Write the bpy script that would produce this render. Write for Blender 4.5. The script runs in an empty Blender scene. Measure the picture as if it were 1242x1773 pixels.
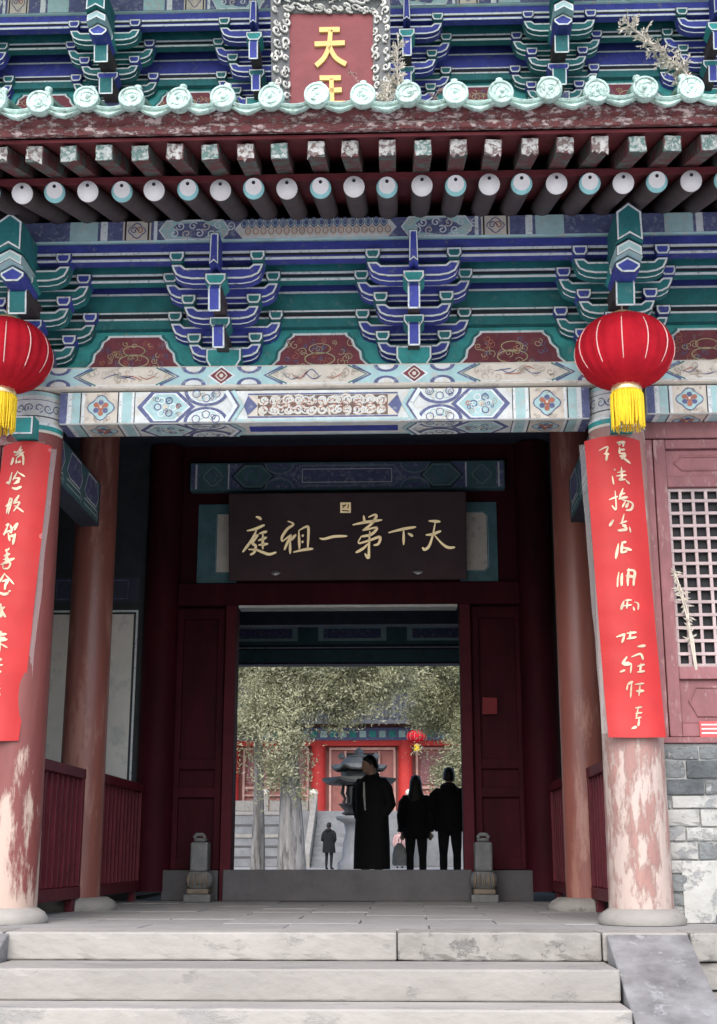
import bpy, bmesh, math, random
from mathutils import Vector, Matrix, noise
R = math.radians
SC = bpy.context.scene
COL = SC.collection
random.seed(7)

# ------------------------------------------------------------------ camera
CAM_LOC = Vector((0.555, -9.0, 0.43)); TILT = R(14.7); YAW = R(2.0); FPX = 2270.0
cam_d = bpy.data.cameras.new('camera'); cam = bpy.data.objects.new('camera', cam_d); COL.objects.link(cam)
cam.location = CAM_LOC; cam.rotation_euler = (R(90) + TILT, 0, YAW)
cam_d.sensor_fit = 'VERTICAL'; cam_d.sensor_height = 36.0; cam_d.lens = FPX / 1773 * 36
cam_d.clip_start = 0.05; cam_d.clip_end = 2000
SC.camera = cam
# ------------------------------------------------------------------ sky, sun, exposure
SUN_EL, SUN_AZ = R(45), R(8)        # from the front, a little to the left
w = bpy.data.worlds.new('World'); SC.world = w; w.use_nodes = True
nt = w.node_tree; bg = nt.nodes['Background']
sky = nt.nodes.new('ShaderNodeTexSky'); sky.sky_type = 'NISHITA'; sky.sun_disc = False
sky.sun_elevation = SUN_EL; sky.sun_rotation = R(180) + SUN_AZ
sky.air_density = 1.0; sky.dust_density = 2.0; sky.ozone_density = 0.8
nt.links.new(sky.outputs[0], bg.inputs[0]); bg.inputs[1].default_value = 0.15
sd = bpy.data.lights.new('sun', 'SUN'); sd.energy = 1.5; sd.angle = R(65); sd.color = (1, .985, .96)
so = bpy.data.objects.new('sun', sd); COL.objects.link(so)
sv = Vector((-math.sin(SUN_AZ) * math.cos(SUN_EL), -math.cos(SUN_AZ) * math.cos(SUN_EL), math.sin(SUN_EL)))
so.rotation_euler = sv.to_track_quat('Z', 'Y').to_euler(); so.location = sv * 30
SC.view_settings.view_transform = 'Standard'; SC.view_settings.look = 'None'
SC.view_settings.exposure = 1.08; SC.view_settings.gamma = 1.0
SC.render.engine = 'CYCLES'
SC.cycles.max_bounces = 6; SC.cycles.diffuse_bounces = 4; SC.cycles.use_denoising = True

# ------------------------------------------------------------------ helpers
_fw = Vector((-math.sin(YAW) * math.cos(TILT), math.cos(YAW) * math.cos(TILT), math.sin(TILT)))
_rt = Vector((math.cos(YAW), math.sin(YAW), 0)); _up = _rt.cross(_fw)
def at(px, py, y):
    """the point at depth y that the photograph shows at pixel (px, py)"""
    r = _fw * FPX + _rt * (px - 621) + _up * (886.5 - py)
    return CAM_LOC + r * ((y - CAM_LOC.y) / r.y)

MATS = {}
def mat(name, col, rough=.65, var=.25, scale=6., bump=.15, metal=0., spec=.4, col2=None, thr=None, stretch=(1, 1, 1), bscale=None, coat=0., zg=None, vary=.1):
    """procedural paint / stone / wood; col2+thr gives patches (peeling, stains); zg=(z0,z1) more patches towards z0"""
    m = bpy.data.materials.new(name); m.use_nodes = True; n = m.node_tree; N = n.nodes; L = n.links
    b = N['Principled BSDF']; b.inputs['Roughness'].default_value = rough; b.inputs['Metallic'].default_value = metal
    b.inputs['Specular IOR Level'].default_value = spec
    if coat: b.inputs['Coat Weight'].default_value = coat; b.inputs['Coat Roughness'].default_value = .15
    tc = N.new('ShaderNodeTexCoord'); mp = N.new('ShaderNodeMapping'); L.new(tc.outputs['Object'], mp.inputs[0])
    mp.inputs['Scale'].default_value = stretch
    oi = N.new('ShaderNodeObjectInfo'); ad = N.new('ShaderNodeVectorMath'); ad.operation = 'ADD'
    sc_ = N.new('ShaderNodeVectorMath'); sc_.operation = 'SCALE'; sc_.inputs[3].default_value = 37.
    cmb = N.new('ShaderNodeCombineXYZ'); L.new(oi.outputs['Random'], cmb.inputs[0]); L.new(oi.outputs['Random'], cmb.inputs[1])
    L.new(cmb.outputs[0], sc_.inputs[0]); L.new(mp.outputs[0], ad.inputs[0]); L.new(sc_.outputs[0], ad.inputs[1])
    nz = N.new('ShaderNodeTexNoise'); nz.inputs['Scale'].default_value = scale; nz.inputs['Detail'].default_value = 8; nz.inputs['Roughness'].default_value = .65
    L.new(ad.outputs[0], nz.inputs['Vector'])
    rp = N.new('ShaderNodeValToRGB'); L.new(nz.outputs[0], rp.inputs[0])
    c = Vector(col)
    rp.color_ramp.elements[0].position = .3; rp.color_ramp.elements[0].color = (*(c * (1 - var)), 1)
    rp.color_ramp.elements[1].position = .7; rp.color_ramp.elements[1].color = (*[min(.95, v * (1 + var)) for v in c], 1)
    out = rp.outputs[0]
    if col2:
        n2 = N.new('ShaderNodeTexNoise'); n2.inputs['Scale'].default_value = scale * 1.7; n2.inputs['Detail'].default_value = 10; n2.inputs['Roughness'].default_value = .7
        L.new(ad.outputs[0], n2.inputs['Vector'])
        src = n2.outputs[0]
        if zg:
            sp = N.new('ShaderNodeSeparateXYZ'); L.new(tc.outputs['Object'], sp.inputs[0])
            mr = N.new('ShaderNodeMapRange'); L.new(sp.outputs[2], mr.inputs[0])
            mr.inputs[1].default_value = zg[0]; mr.inputs[2].default_value = zg[1]; mr.inputs[3].default_value = zg[2]; mr.inputs[4].default_value = zg[3]
            a2 = N.new('ShaderNodeMath'); a2.operation = 'ADD'; L.new(src, a2.inputs[0]); L.new(mr.outputs[0], a2.inputs[1]); src = a2.outputs[0]
        r2 = N.new('ShaderNodeValToRGB'); L.new(src, r2.inputs[0])
        r2.color_ramp.elements[0].position = thr - .03; r2.color_ramp.elements[1].position = thr + .05
        mx = N.new('ShaderNodeMix'); mx.data_type = 'RGBA'; L.new(r2.outputs[0], mx.inputs[0]); L.new(out, mx.inputs[6]); mx.inputs[7].default_value = (*col2, 1)
        out = mx.outputs[2]; peel = r2.outputs[0]
    hv = N.new('ShaderNodeHueSaturation'); mv = N.new('ShaderNodeMapRange'); L.new(oi.outputs['Random'], mv.inputs[0]); mv.inputs[3].default_value = 1 - vary; mv.inputs[4].default_value = 1 + vary
    L.new(mv.outputs[0], hv.inputs['Value']); L.new(out, hv.inputs['Color']); L.new(hv.outputs[0], b.inputs['Base Color'])
    if bump:
        nb = N.new('ShaderNodeTexNoise'); nb.inputs['Scale'].default_value = bscale or scale * 4; nb.inputs['Detail'].default_value = 6
        L.new(ad.outputs[0], nb.inputs['Vector'])
        bp = N.new('ShaderNodeBump'); bp.inputs['Strength'].default_value = bump; bp.inputs['Distance'].default_value = .02
        L.new(nb.outputs[0], bp.inputs['Height'])
        if col2:
            b2 = N.new('ShaderNodeBump'); b2.invert = True; b2.inputs['Strength'].default_value = min(1., bump * 1.6); b2.inputs['Distance'].default_value = .006
            L.new(peel, b2.inputs['Height']); L.new(bp.outputs[0], b2.inputs['Normal']); L.new(b2.outputs[0], b.inputs['Normal'])
        else: L.new(bp.outputs[0], b.inputs['Normal'])
    MATS[name] = m
    return m

mat('blue', (.052, .068, .34), col2=(.13, .145, .27), thr=.60, scale=9, vary=.2)
mat('deep_blue', (.035, .05, .24), scale=9)
mat('green', (.02, .165, .17), col2=(.085, .20, .20), thr=.59, scale=9, vary=.2)
mat('teal', (.04, .30, .29), var=.3, scale=8, col2=(.16, .26, .25), thr=.6)
mat('white_line', (.74, .79, .79), var=.12, bump=.05, col2=(.42, .46, .47), thr=.58, scale=14)
mat('black_line', (.018, .02, .028), bump=0)
mat('gold_line', (.5, .42, .25), bump=.05, rough=.5)
mat('maroon', (.068, .008, .014), scale=5, bump=.1, rough=.7, spec=.2)
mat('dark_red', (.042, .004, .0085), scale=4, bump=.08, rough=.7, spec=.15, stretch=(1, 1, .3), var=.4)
mat('panel_red', (.20, .045, .06), scale=8, col2=(.20, .13, .12), thr=.60)
mat('cream', (.66, .60, .51), scale=7, col2=(.50, .45, .39), thr=.58, var=.12)
mat('pale_grey', (.68, .70, .68), scale=9, col2=(.66, .62, .54), thr=.55, var=.15)
mat('aqua', (.40, .60, .60), scale=9, col2=(.5, .55, .52), thr=.58, var=.15)
mat('slate_blue', (.11, .125, .25), scale=12, col2=(.27, .29, .37), thr=.56)
mat('flower_red', (.42, .15, .10), scale=12)
mat('rafter_paint', (.075, .055, .055), scale=7, col2=(.05, .07, .066), thr=.6, bump=.2)
mat('rafter_white', (.92, .88, .86), var=.06, bump=.1, scale=12)
mat('rafter_aqua', (.33, .66, .67), var=.15, bump=.1, scale=12)
mat('fly_paint', (.13, .035, .038), scale=7, col2=(.08, .12, .105), thr=.50, bump=.25)
mat('peeled', (.40, .385, .365), scale=18, var=.3, col2=(.17, .11, .10), thr=.53, bump=.5)
mat('peeled_print', (.37, .40, .375), scale=22, var=.3, col2=(.10, .19, .17), thr=.51, bump=.4)
mat('soffit', (.16, .03, .036), scale=5)
mat('fascia', (.15, .045, .045), scale=9, col2=(.50, .38, .36), thr=.52, bump=.9, stretch=(1, 1, 2.2), rough=.85)
mat('tile', (.41, .56, .49), scale=16, var=.3, rough=.35, spec=.5, col2=(.26, .31, .27), thr=.59, bump=.4, coat=.1, vary=.18)
mat('tile_body', (.08, .18, .13), scale=9, var=.4, rough=.5, col2=(.20, .20, .17), thr=.55)
mat('col_front', (.17, .05, .045), scale=4, rough=.45, col2=(.46, .34, .28), thr=.60, stretch=(1, 1, .22), zg=(.1, 1.5, .20, -.1), bump=.35, bscale=9)
mat('col_right', (.33, .18, .155), scale=6, rough=.45, col2=(.46, .36, .315), thr=.60, stretch=(1, 1, .28), zg=(.2, 1.9, .15, .02), bump=.45, bscale=9)
mat('col_inner', (.25, .085, .065), scale=3, rough=.4, spec=.5, stretch=(1, 1, .2), col2=(.36, .17, .13), thr=.55, bump=.1)
mat('rail_red', (.11, .012, .02), scale=6, rough=.55, spec=.3)
mat('frame_red', (.25, .105, .11), scale=7, var=.2, stretch=(1, 1, .4), col2=(.36, .21, .205), thr=.58, bump=.25, rough=.7)
mat('lattice_pale', (.46, .355, .345), scale=9, var=.15, bump=.2)
mat('grey_paint', (.035, .04, .045), bump=.05)
mat('white_wall', (.80, .77, .71), scale=1.4, var=.1, col2=(.66, .66, .63), thr=.56, bump=.1)
mat('night_paint', (.045, .055, .085), scale=8)
mat('stone', (.285, .266, .243), scale=4, var=.16, col2=(.235, .225, .21), thr=.60, bump=.6, rough=.9, bscale=14)
mat('stone_pale', (.325, .303, .278), scale=2.2, var=.14, stretch=(.6, 1, 1), col2=(.275, .265, .25), thr=.60, bump=.4, rough=.9, bscale=18)
mat('floor_stone', (.30, .29, .28), scale=3, var=.12, vary=.05, col2=(.28, .275, .265), thr=.60, bump=.3, rough=.85)
mat('ramp_stone', (.205, .203, .203), scale=5, var=.4, col2=(.33, .33, .335), thr=.60, rough=.45, bump=.25)
mat('threshold', (.085, .08, .083), scale=4, var=.2, bump=.2, rough=.7)
mat('pier', (.145, .147, .147), scale=9, var=.3, bump=.4, col2=(.25, .2, .14), thr=.64)
mat('pier_lit_warm', (.16, .125, .092), scale=9, var=.25, bump=.4)  # same stone tinted warm: orange light on the lower pier put into the colour
mat('brick', (.17, .18, .18), scale=7, var=.3, col2=(.33, .335, .33), thr=.57, bump=.7, rough=.95)
mat('brick_dark', (.10, .11, .115), scale=7, var=.35, col2=(.36, .37, .37), thr=.6, bump=.7, rough=.95)
mat('mortar', (.27, .27, .26), scale=10, bump=.6, rough=.95)
mat('plaster', (.40, .395, .37), scale=5, var=.15, col2=(.26, .265, .265), thr=.54, bump=.4, rough=.95)
mat('board', (.062, .034, .036), scale=2, rough=.5, spec=.2, bump=.04)
mat('plaque_red', (.20, .045, .05), scale=5, var=.15, bump=.15)
mat('gilt', (1.0, .72, .38), rough=.32, var=.06, spec=.7, metal=.8, bump=.05)
mat('gold_paint', (.72, .47, .16), rough=.5, var=.12, bump=.1)
mat('silver', (.5, .5, .5), rough=.35, metal=.8, bump=0)
mat('teal_dull', (.075, .17, .185), scale=8, var=.25, col2=(.12, .17, .18), thr=.58)
mat('slate_pale', (.22, .29, .31), scale=9, var=.2)
mat('carving', (.60, .58, .54), scale=14, var=.25, col2=(.30, .33, .31), thr=.58, bump=.5, rough=.85)
mat('cloth_red', (.43, .02, .019), scale=3, var=.1, rough=.55, bump=.15, bscale=5)
mat('letter_gold', (.55, .41, .28), rough=.4, metal=.2, var=.4, scale=14, bump=0, spec=.7)
mat('lantern_red', (.40, .008, .018), scale=5, var=.25, rough=.8, spec=.15, bump=.1, bscale=40)
mat('lantern_wire', (.8, .46, .42), rough=.35, metal=.0, bump=0)
mat('tassel', (.85, .58, .02), scale=10, var=.15, rough=.6, bump=.25, bscale=60)
mat('straw', (.54, .48, .40), scale=9, var=.3, bump=.1)
mat('twig', (.30, .20, .17), scale=9, var=.3, bump=.1)
mat('leaf', (.25, .255, .145), scale=1.2, var=.45, bump=0, rough=.8)
mat('leaf_pale', (.42, .41, .27), scale=1.2, var=.4, bump=0, rough=.8)
mat('bark', (.20, .19, .18), scale=7, var=.5, stretch=(1, 1, .12), col2=(.09, .085, .08), thr=.56, bump=1.0, rough=.95)
mat('far_red', (.50, .035, .03), scale=3, var=.15, bump=0)
mat('far_wall', (.36, .14, .12), scale=2, var=.2, bump=0)
mat('far_trim', (.55, .33, .28), scale=3, bump=0)
mat('roof_dark', (.05, .055, .065), scale=4, bump=.3)
mat('iron', (.012, .013, .014), scale=6, rough=.5, bump=.3)
mat('iron_lit', (.13, .135, .14), scale=6, rough=.5, bump=.3)  # paler copy of the iron: light on roof tops and finials put into the colour
mat('coat_black', (.008, .008, .009), scale=20, rough=.85, bump=.2)
mat('pants_dark', (.014, .014, .017), scale=20, rough=.85, bump=.2)
mat('skin', (.42, .26, .19), scale=10, var=.06, bump=0, rough=.5)
mat('hair', (.008, .007, .006), scale=40, rough=.5, stretch=(1, 1, .2), bump=.3)
mat('coat_white', (.70, .69, .66), scale=10, bump=.1)
mat('coat_pink', (.55, .33, .31), scale=10, bump=.1)
mat('bag_white', (.78, .78, .76), scale=10, bump=.1)
mat('ground', (.46, .455, .45), scale=1.5, bump=.3, rough=.95)
mat('far_stone', (.19, .195, .205), scale=2, var=.25, bump=.2)
mat('scroll_ground', (.17, .12, .10), scale=12)
mat('cloth_dark', (.20, .008, .014), bump=.1)
mat('tan', (.44, .37, .30), scale=12)
mat('paper_red', (.62, .09, .09), bump=0)
mat('dark_void', (.01, .01, .012), bump=0)  # near-black colour standing in for the shade of interiors
# leaves let light through
for nm in ('leaf', 'leaf_pale'):
    n = MATS[nm].node_tree; b = n.nodes['Principled BSDF']; tr_ = n.nodes.new('ShaderNodeBsdfTranslucent'); mx = n.nodes.new('ShaderNodeMixShader'); mx.inputs[0].default_value = .2
    n.links.new(b.inputs['Base Color'].links[0].from_socket, tr_.inputs['Color']); n.links.new(b.outputs[0], mx.inputs[1]); n.links.new(tr_.outputs[0], mx.inputs[2]); n.links.new(mx.outputs[0], n.nodes['Material Output'].inputs['Surface'])
# clear plastic film
m = bpy.data.materials.new('film'); m.use_nodes = True; N = m.node_tree.nodes; L = m.node_tree.links
b = N['Principled BSDF']; b.inputs['Base Color'].default_value = (.75, .7, .68, 1); b.inputs['Roughness'].default_value = .15; b.inputs['Alpha'].default_value = .18
MATS['film'] = m

class MB:
    """collects faces with materials, builds ONE mesh object"""
    def __init__(s): s.v = []; s.f = []; s.m = []; s.sm = []
    def add(s, vs, fs, m, smooth=False):
        o = len(s.v); s.v += [tuple(v) for v in vs]
        for f in fs: s.f.append([o + i for i in f]); s.m.append(m); s.sm.append(smooth)
    def box(s, a, b, m, tf=None):
        x0, y0, z0 = a; x1, y1, z1 = b
        vs = [Vector(p) for p in ((x0, y0, z0), (x1, y0, z0), (x1, y1, z0), (x0, y1, z0), (x0, y0, z1), (x1, y0, z1), (x1, y1, z1), (x0, y1, z1))]
        if tf: vs = [tf @ v for v in vs]
        s.add(vs, [(0, 3, 2, 1), (4, 5, 6, 7), (0, 1, 5, 4), (1, 2, 6, 5), (2, 3, 7, 6), (3, 0, 4, 7)], m)
    def tube(s, pts, rad, m, n=8, caps=True, smooth=True, sx=1., sy=1.):
        pts = [Vector(p) for p in pts]; k = len(pts)
        rad = rad if isinstance(rad, (list, tuple)) else [rad] * k
        vs = []; fs = []
        t0 = (pts[1] - pts[0]).normalized(); ref = Vector((1, 0, 0)) if abs(t0.x) < .9 else Vector((0, 1, 0))
        a = t0.cross(ref).normalized()
        for i in range(k):
            t = (pts[min(i + 1, k - 1)] - pts[max(i - 1, 0)]).normalized()
            a = (a - t * a.dot(t)).normalized(); b = t.cross(a)
            for j in range(n):
                q = 2 * math.pi * j / n
                vs.append(pts[i] + (a * math.cos(q) * sx + b * math.sin(q) * sy) * rad[i])
        for i in range(k - 1):
            for j in range(n):
                fs.append((i * n + j, i * n + (j + 1) % n, (i + 1) * n + (j + 1) % n, (i + 1) * n + j))
        s.add(vs, fs, m, smooth)
        if caps:
            s.add(vs[:n], [tuple(range(n))[::-1]], m); s.add(vs[-n:], [tuple(range(n))], m)
    def lathe(s, prof, c, m, n=24, smooth=True, sx=1., sy=1., lobes=0, amp=0., rot=0.):
        """prof: list of (r, z) bottom to top around axis at c"""
        c = Vector(c); vs = []; fs = []
        for r, z in prof:
            for j in range(n):
                q = 2 * math.pi * j / n + rot
                rr = r * (1 + amp * (abs(math.cos(q * lobes / 2)) - .6)) if lobes else r
                vs.append(c + Vector((rr * math.cos(q) * sx, rr * math.sin(q) * sy, z)))
        k = len(prof)
        for i in range(k - 1):
            for j in range(n):
                fs.append((i * n + j, i * n + (j + 1) % n, (i + 1) * n + (j + 1) % n, (i + 1) * n + j))
        s.add(vs, fs, m, smooth)
        s.add(vs[:n], [tuple(range(n))[::-1]], m); s.add(vs[-n:], [tuple(range(n))], m)
    def loft(s, rings, m, smooth=True, caps=True):
        n = len(rings[0]); vs = [Vector(p) for r in rings for p in r]; fs = []
        for i in range(len(rings) - 1):
            for j in range(n):
                fs.append((i * n + j, i * n + (j + 1) % n, (i + 1) * n + (j + 1) % n, (i + 1) * n + j))
        s.add(vs, fs, m, smooth)
        if caps: s.add(vs[:n], [tuple(range(n))[::-1]], m); s.add(vs[-n:], [tuple(range(n))], m)
    def prism_y(s, poly, y0, y1, m):
        """poly (x,z), counter-clockwise seen from -y; y0 front"""
        n = len(poly); vs = [(x, y0, z) for x, z in poly] + [(x, y1, z) for x, z in poly]
        s.add(vs, [tuple(range(n)), tuple(range(2 * n - 1, n - 1, -1))] + [((i + 1) % n, i, n + i, n + (i + 1) % n) for i in range(n)], m)
    def outlined(s, poly, y0, y1, m, b1=.006, b2=.013, line='white_line', edge='black_line'):
        """prism whose front is edged dark, then a pale line, then the fill"""
        s.prism_y(poly, y0, y1, m)
        p1 = inset(poly, b1); p2 = inset(poly, b1 + b2)
        def ring(pa, pb, y, mm):
            n = len(pa); vs = [(x, y, z) for x, z in pa] + [(x, y, z) for x, z in pb]
            s.add(vs, [(i, (i + 1) % n, n + (i + 1) % n, n + i) for i in range(n)], mm)
        ring(poly, p1, y0 - .001, edge); ring(p1, p2, y0 - .0012, line)
    def build(s, name, parent=None, loc=None, bevel=0., smooth_all=False):
        me = bpy.data.meshes.new(name)
        me.from_pydata(s.v, [], s.f)
        names = list(dict.fromkeys(s.m))
        for nme in names: me.materials.append(MATS[nme])
        ix = {nme: i for i, nme in enumerate(names)}
        me.polygons.foreach_set('material_index', [ix[a] for a in s.m])
        me.polygons.foreach_set('use_smooth', [bool(a or smooth_all) for a in s.sm])
        me.update()
        return link(name, me, parent, loc, bevel)
def link(name, me, parent=None, loc=None, bevel=0.):
    o = bpy.data.objects.new(name, me); COL.objects.link(o)
    if parent: o.parent = parent
    if loc is not None: o.location = loc
    if bevel:
        md = o.modifiers.new('bevel', 'BEVEL'); md.width = bevel; md.segments = 2; md.limit_method = 'ANGLE'; md.angle_limit = R(40)
    return o
def inset(poly, d):
    n = len(poly); out = []
    for i in range(n):
        p0 = Vector(poly[i - 1]); p = Vector(poly[i]); p1 = Vector(poly[(i + 1) % n])
        a = (p - p0).normalized(); b = (p1 - p).normalized()
        na = Vector((-a.y, a.x)); nb = Vector((-b.y, b.x)); q = na + nb
        k = d / max(.35, (1 + na.dot(nb)) / 2) / 2
        out.append(tuple(p + q * k))
    return out
def tag(o, label, cat, group=None, kind=None):
    o['label'] = label
    if cat: o['category'] = cat
    if group: o['group'] = group
    if kind: o['kind'] = kind
    return o
def struct(o): o['kind'] = 'structure'; return o
def empty(name, loc=(0, 0, 0), parent=None):
    o = bpy.data.objects.new(name, None); COL.objects.link(o); o.location = loc; o.empty_display_size = .2
    if parent: o.parent = parent
    return o
def part(name, parent, m, boxes, bevel=0.):
    b = MB()
    for a, c in boxes: b.box(a, c, m)
    return b.build(name, parent, bevel=bevel)

def smooth_line(pts, k=6):
    pts = [Vector(p[:2]) for p in pts]
    if len(pts) < 3:
        return [pts[0].lerp(pts[-1], i / k) for i in range(k + 1)]
    out = []
    for i in range(len(pts) - 1):
        p0 = pts[max(i - 1, 0)]; p1 = pts[i]; p2 = pts[i + 1]; p3 = pts[min(i + 2, len(pts) - 1)]
        for j in range(k):
            t = j / k
            out.append(.5 * ((2 * p1) + (p2 - p0) * t + (2 * p0 - 5 * p1 + 4 * p2 - p3) * t * t + (3 * p1 - p0 - 3 * p2 + p3) * t ** 3))
    return out + [pts[-1]]
class Deco:
    """flat painting on a surface: map (u,v,layer)->point"""
    def __init__(s, fn, asp=1.): s.fn = fn; s.b = MB(); s.k = 0; s.asp = asp
    def h(s): s.k += 1; return .0022 + .0006 * (s.k % 7)
    def fill(s, poly, m, layer=0):
        n = len(poly); h = .0012 + .0012 * layer
        s.b.add([s.fn(u, v, h) for u, v in poly], [tuple(range(n))], m)
    def rect(s, u0, v0, u1, v1, m, layer=0, seg=1):
        h = .0012 + .0012 * layer; vs = []
        for i in range(seg + 1):
            u = u0 + (u1 - u0) * i / seg; vs += [s.fn(u, v0, h), s.fn(u, v1, h)]
        s.b.add(vs, [(2 * i, 2 * i + 2, 2 * i + 3, 2 * i + 1) for i in range(seg)], m)
    def line(s, pts, wd, m, layer=1, closed=False, smooth=False, taper=False, thick=0.):
        if smooth: pts = smooth_line(pts)
        A = s.asp; P = [Vector((p[0], p[1] * A)) for p in pts]; n = len(P); h = .0012 + .0012 * layer; vs = []
        F = lambda q, hh: s.fn(q.x, q.y / A, hh)
        for i in range(n):
            a = P[i - 1] if (closed or i) else P[i]; c = P[(i + 1) % n] if (closed or i < n - 1) else P[i]
            t = (c - a); t = t.normalized() if t.length > 1e-9 else Vector((1, 0)); q = Vector((-t.y, t.x))
            k = wd / 2
            if taper: f = i / max(1, n - 1); k *= .40 + .85 * math.sin(math.pi * (1 - f) ** .7 * .94 + .1)
            for e in (1, -1): vs.append(F(P[i] + q * k * e, h + thick))
            if thick:
                for e in (1, -1): vs.append(F(P[i] + q * (k * 1.15) * e, 0))
        st = 4 if thick else 2; fs = []
        for i in range(n if closed else n - 1):
            a = i * st; c = ((i + 1) % n) * st
            fs.append((a, c, c + 1, a + 1))
            if thick: fs.append((a + 2, c + 2, c, a)); fs.append((a + 1, c + 1, c + 3, a + 3))
        if thick: fs += [(0, 1, 3, 2), ((n - 1) * 4, (n - 1) * 4 + 2, (n - 1) * 4 + 3, (n - 1) * 4 + 1)]
        s.b.add(vs, fs, m)
    def spiral(s, cx, cy, r, wd, m, turns=1.4, a0=0., hand=1, layer=2):
        pts = []
        for i in range(15):
            t = i / 14; q = a0 + hand * t * turns * 2 * math.pi; rr = r * (1 - .82 * t)
            pts.append((cx + rr * math.cos(q), cy + rr * math.sin(q) / s.asp))
        s.line(pts, wd, m, layer)
    def disc(s, cx, cy, rx, ry, m, layer=1, n=18, lobes=0):
        s.fill([(cx + rx * (1 + (.14 * math.cos(lobes * q) if lobes else 0)) * math.cos(q), cy + ry * (1 + (.14 * math.cos(lobes * q) if lobes else 0)) * math.sin(q)) for q in [2 * math.pi * i / n for i in range(n)]], m, layer)
    def ring(s, cx, cy, rx, ry, wd, m, layer=2, n=18, lobes=0):
        s.line([(cx + rx * (1 + (.14 * math.cos(lobes * q) if lobes else 0)) * math.cos(q), cy + ry * (1 + (.14 * math.cos(lobes * q) if lobes else 0)) * math.sin(q)) for q in [2 * math.pi * i / n for i in range(n)]], wd, m, layer, closed=True)
    def scrolls(s, u0, v0, u1, v1, r, wd, m, seed=0, layer=2):
        rg = random.Random(seed); nu = max(1, int((u1 - u0) / (r * 1.7))); nv = max(1, int((v1 - v0) * s.asp / (r * 1.7)))
        for i in range(nu):
            for j in range(nv):
                s.spiral(u0 + (i + .5) * (u1 - u0) / nu, v0 + (j + .5) * (v1 - v0) / nv, r * rg.uniform(.75, 1.05), wd, m, rg.uniform(1.1, 1.7), rg.uniform(0, 6.3), 1 if (i + j) % 2 else -1, layer)
    def build(s, name, parent): return s.b.build(name, parent)

# ================================================================== SETTING
g = MB(); g.add([(-400, -400, -1.1), (400, -400, -1.1), (400, 400, -1.1), (-400, 400, -1.1)], [(0, 1, 2, 3)], 'ground'); struct(g.build('ground'))
g = MB(); g.box((-60, 10.3, -1.09), (60, 150, -.004), 'floor_stone'); struct(g.build('courtyard_paving'))
# terrace: body, paving slabs, edge stones
EDGE = -1.05
terrace = part('terrace', None, 'stone', [((-6.5, EDGE + .4, -1.09), (6.5, 10.29, -.05))]); struct(terrace)
rg = random.Random(3)
y = EDGE + .42
row = 0
while y < 4.4:
    d = .62; x = -5.6 + (row % 2) * .45
    while x < 5.6:
        l = .9
        if abs(x) < 3.4:
            part('paving_slab', terrace, 'floor_stone', [((x, y, -.05), (x + l - .008, min(y + d, 4.45) - .008, rg.uniform(-.003, .003)))], .006)
        x += l
    y += d; row += 1
def stone_block(name, parent, x0, x1, y0, y1, z0, z1, m, seed, rough=.006, sub=True):
    """a dressed stone with slightly uneven faces and chipped upper edge"""
    bm = bmesh.new(); bmesh.ops.create_cube(bm, size=1)
    for v in bm.verts: v.co = Vector(((x0 + x1) / 2 + v.co.x * (x1 - x0), (y0 + y1) / 2 + v.co.y * (y1 - y0), (z0 + z1) / 2 + v.co.z * (z1 - z0)))
    es = [e for e in bm.edges if abs((e.verts[0].co - e.verts[1].co).x) > .01]
    n = max(2, int((x1 - x0) / .07))
    bmesh.ops.subdivide_edges(bm, edges=es, cuts=n, use_grid_fill=True)
    es = [e for e in bm.edges if abs((e.verts[0].co - e.verts[1].co).z) > .01 and e.verts[0].co.y < (y0 + y1) / 2 and e.verts[1].co.y < (y0 + y1) / 2]
    bmesh.ops.subdivide_edges(bm, edges=es, cuts=3, use_grid_fill=True)
    for v in bm.verts:
        q = v.co * 6 + Vector((seed * 3.1, 0, 0)); k = noise.noise(q); k2 = noise.noise(q * 3.1)
        if v.co.y < y0 + .001:
            v.co.y += (k * rough + k2 * rough * .7)
            if v.co.z > z1 - .001 or v.co.z < z0 + .001:
                v.co.z += (k * rough * .5); v.co.y += max(0, k2) * rough * 2.5
    me = bpy.data.meshes.new(name); bm.to_mesh(me); bm.free(); me.materials.append(MATS[m])
    return link(name, me, parent, bevel=.011 if name in ('step_stone', 'edge_stone') else .006)
SX0, SX1 = -1.75, 1.69
k = 0
for a, b_, m in ((-6.4, -4.0, 'stone'), (-3.99, -2.22, 'stone'), (-2.21, -1.80, 'stone'), (-1.79, .497, 'stone_pale'), (.503, 1.672, 'stone'), (1.68, 2.17, 'stone_pale'), (2.18, 3.9, 'stone'), (3.91, 6.4, 'stone')):
    stone_block('edge_stone', terrace, a, b_, EDGE, EDGE + .41, -.155, .002, m, k, .009 if m == 'stone' else .005); k += 1
for r_ in range(6):       # platform face beside the stairs, coursed stones
    for sx in (-1, 1):
        x = 2.2 if sx > 0 else 2.22
        while x < 6.2:
            l = rg.uniform(.5, .9); a, b_ = (x, x + l - .012) if sx > 0 else (-x - l + .012, -x)
            stone_block('face_stone', terrace, a, b_, EDGE + .03, EDGE + .4, -.16 - .155 * (r_ + 1) + .006, -.165 - .155 * r_, 'stone', k, .012); k += 1
            x += l
steps = empty('stone_steps', (0, EDGE, -1.1))
tag(steps, 'wide pale grey stone steps below the open doorway', 'steps')
def on(o, p): o.parent = p; o.matrix_parent_inverse = Matrix.Translation(p.location).inverted(); return o
yy = EDGE; zz = -.155
RISES = (.166, .158, .155, .155, .155, .155)
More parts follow.
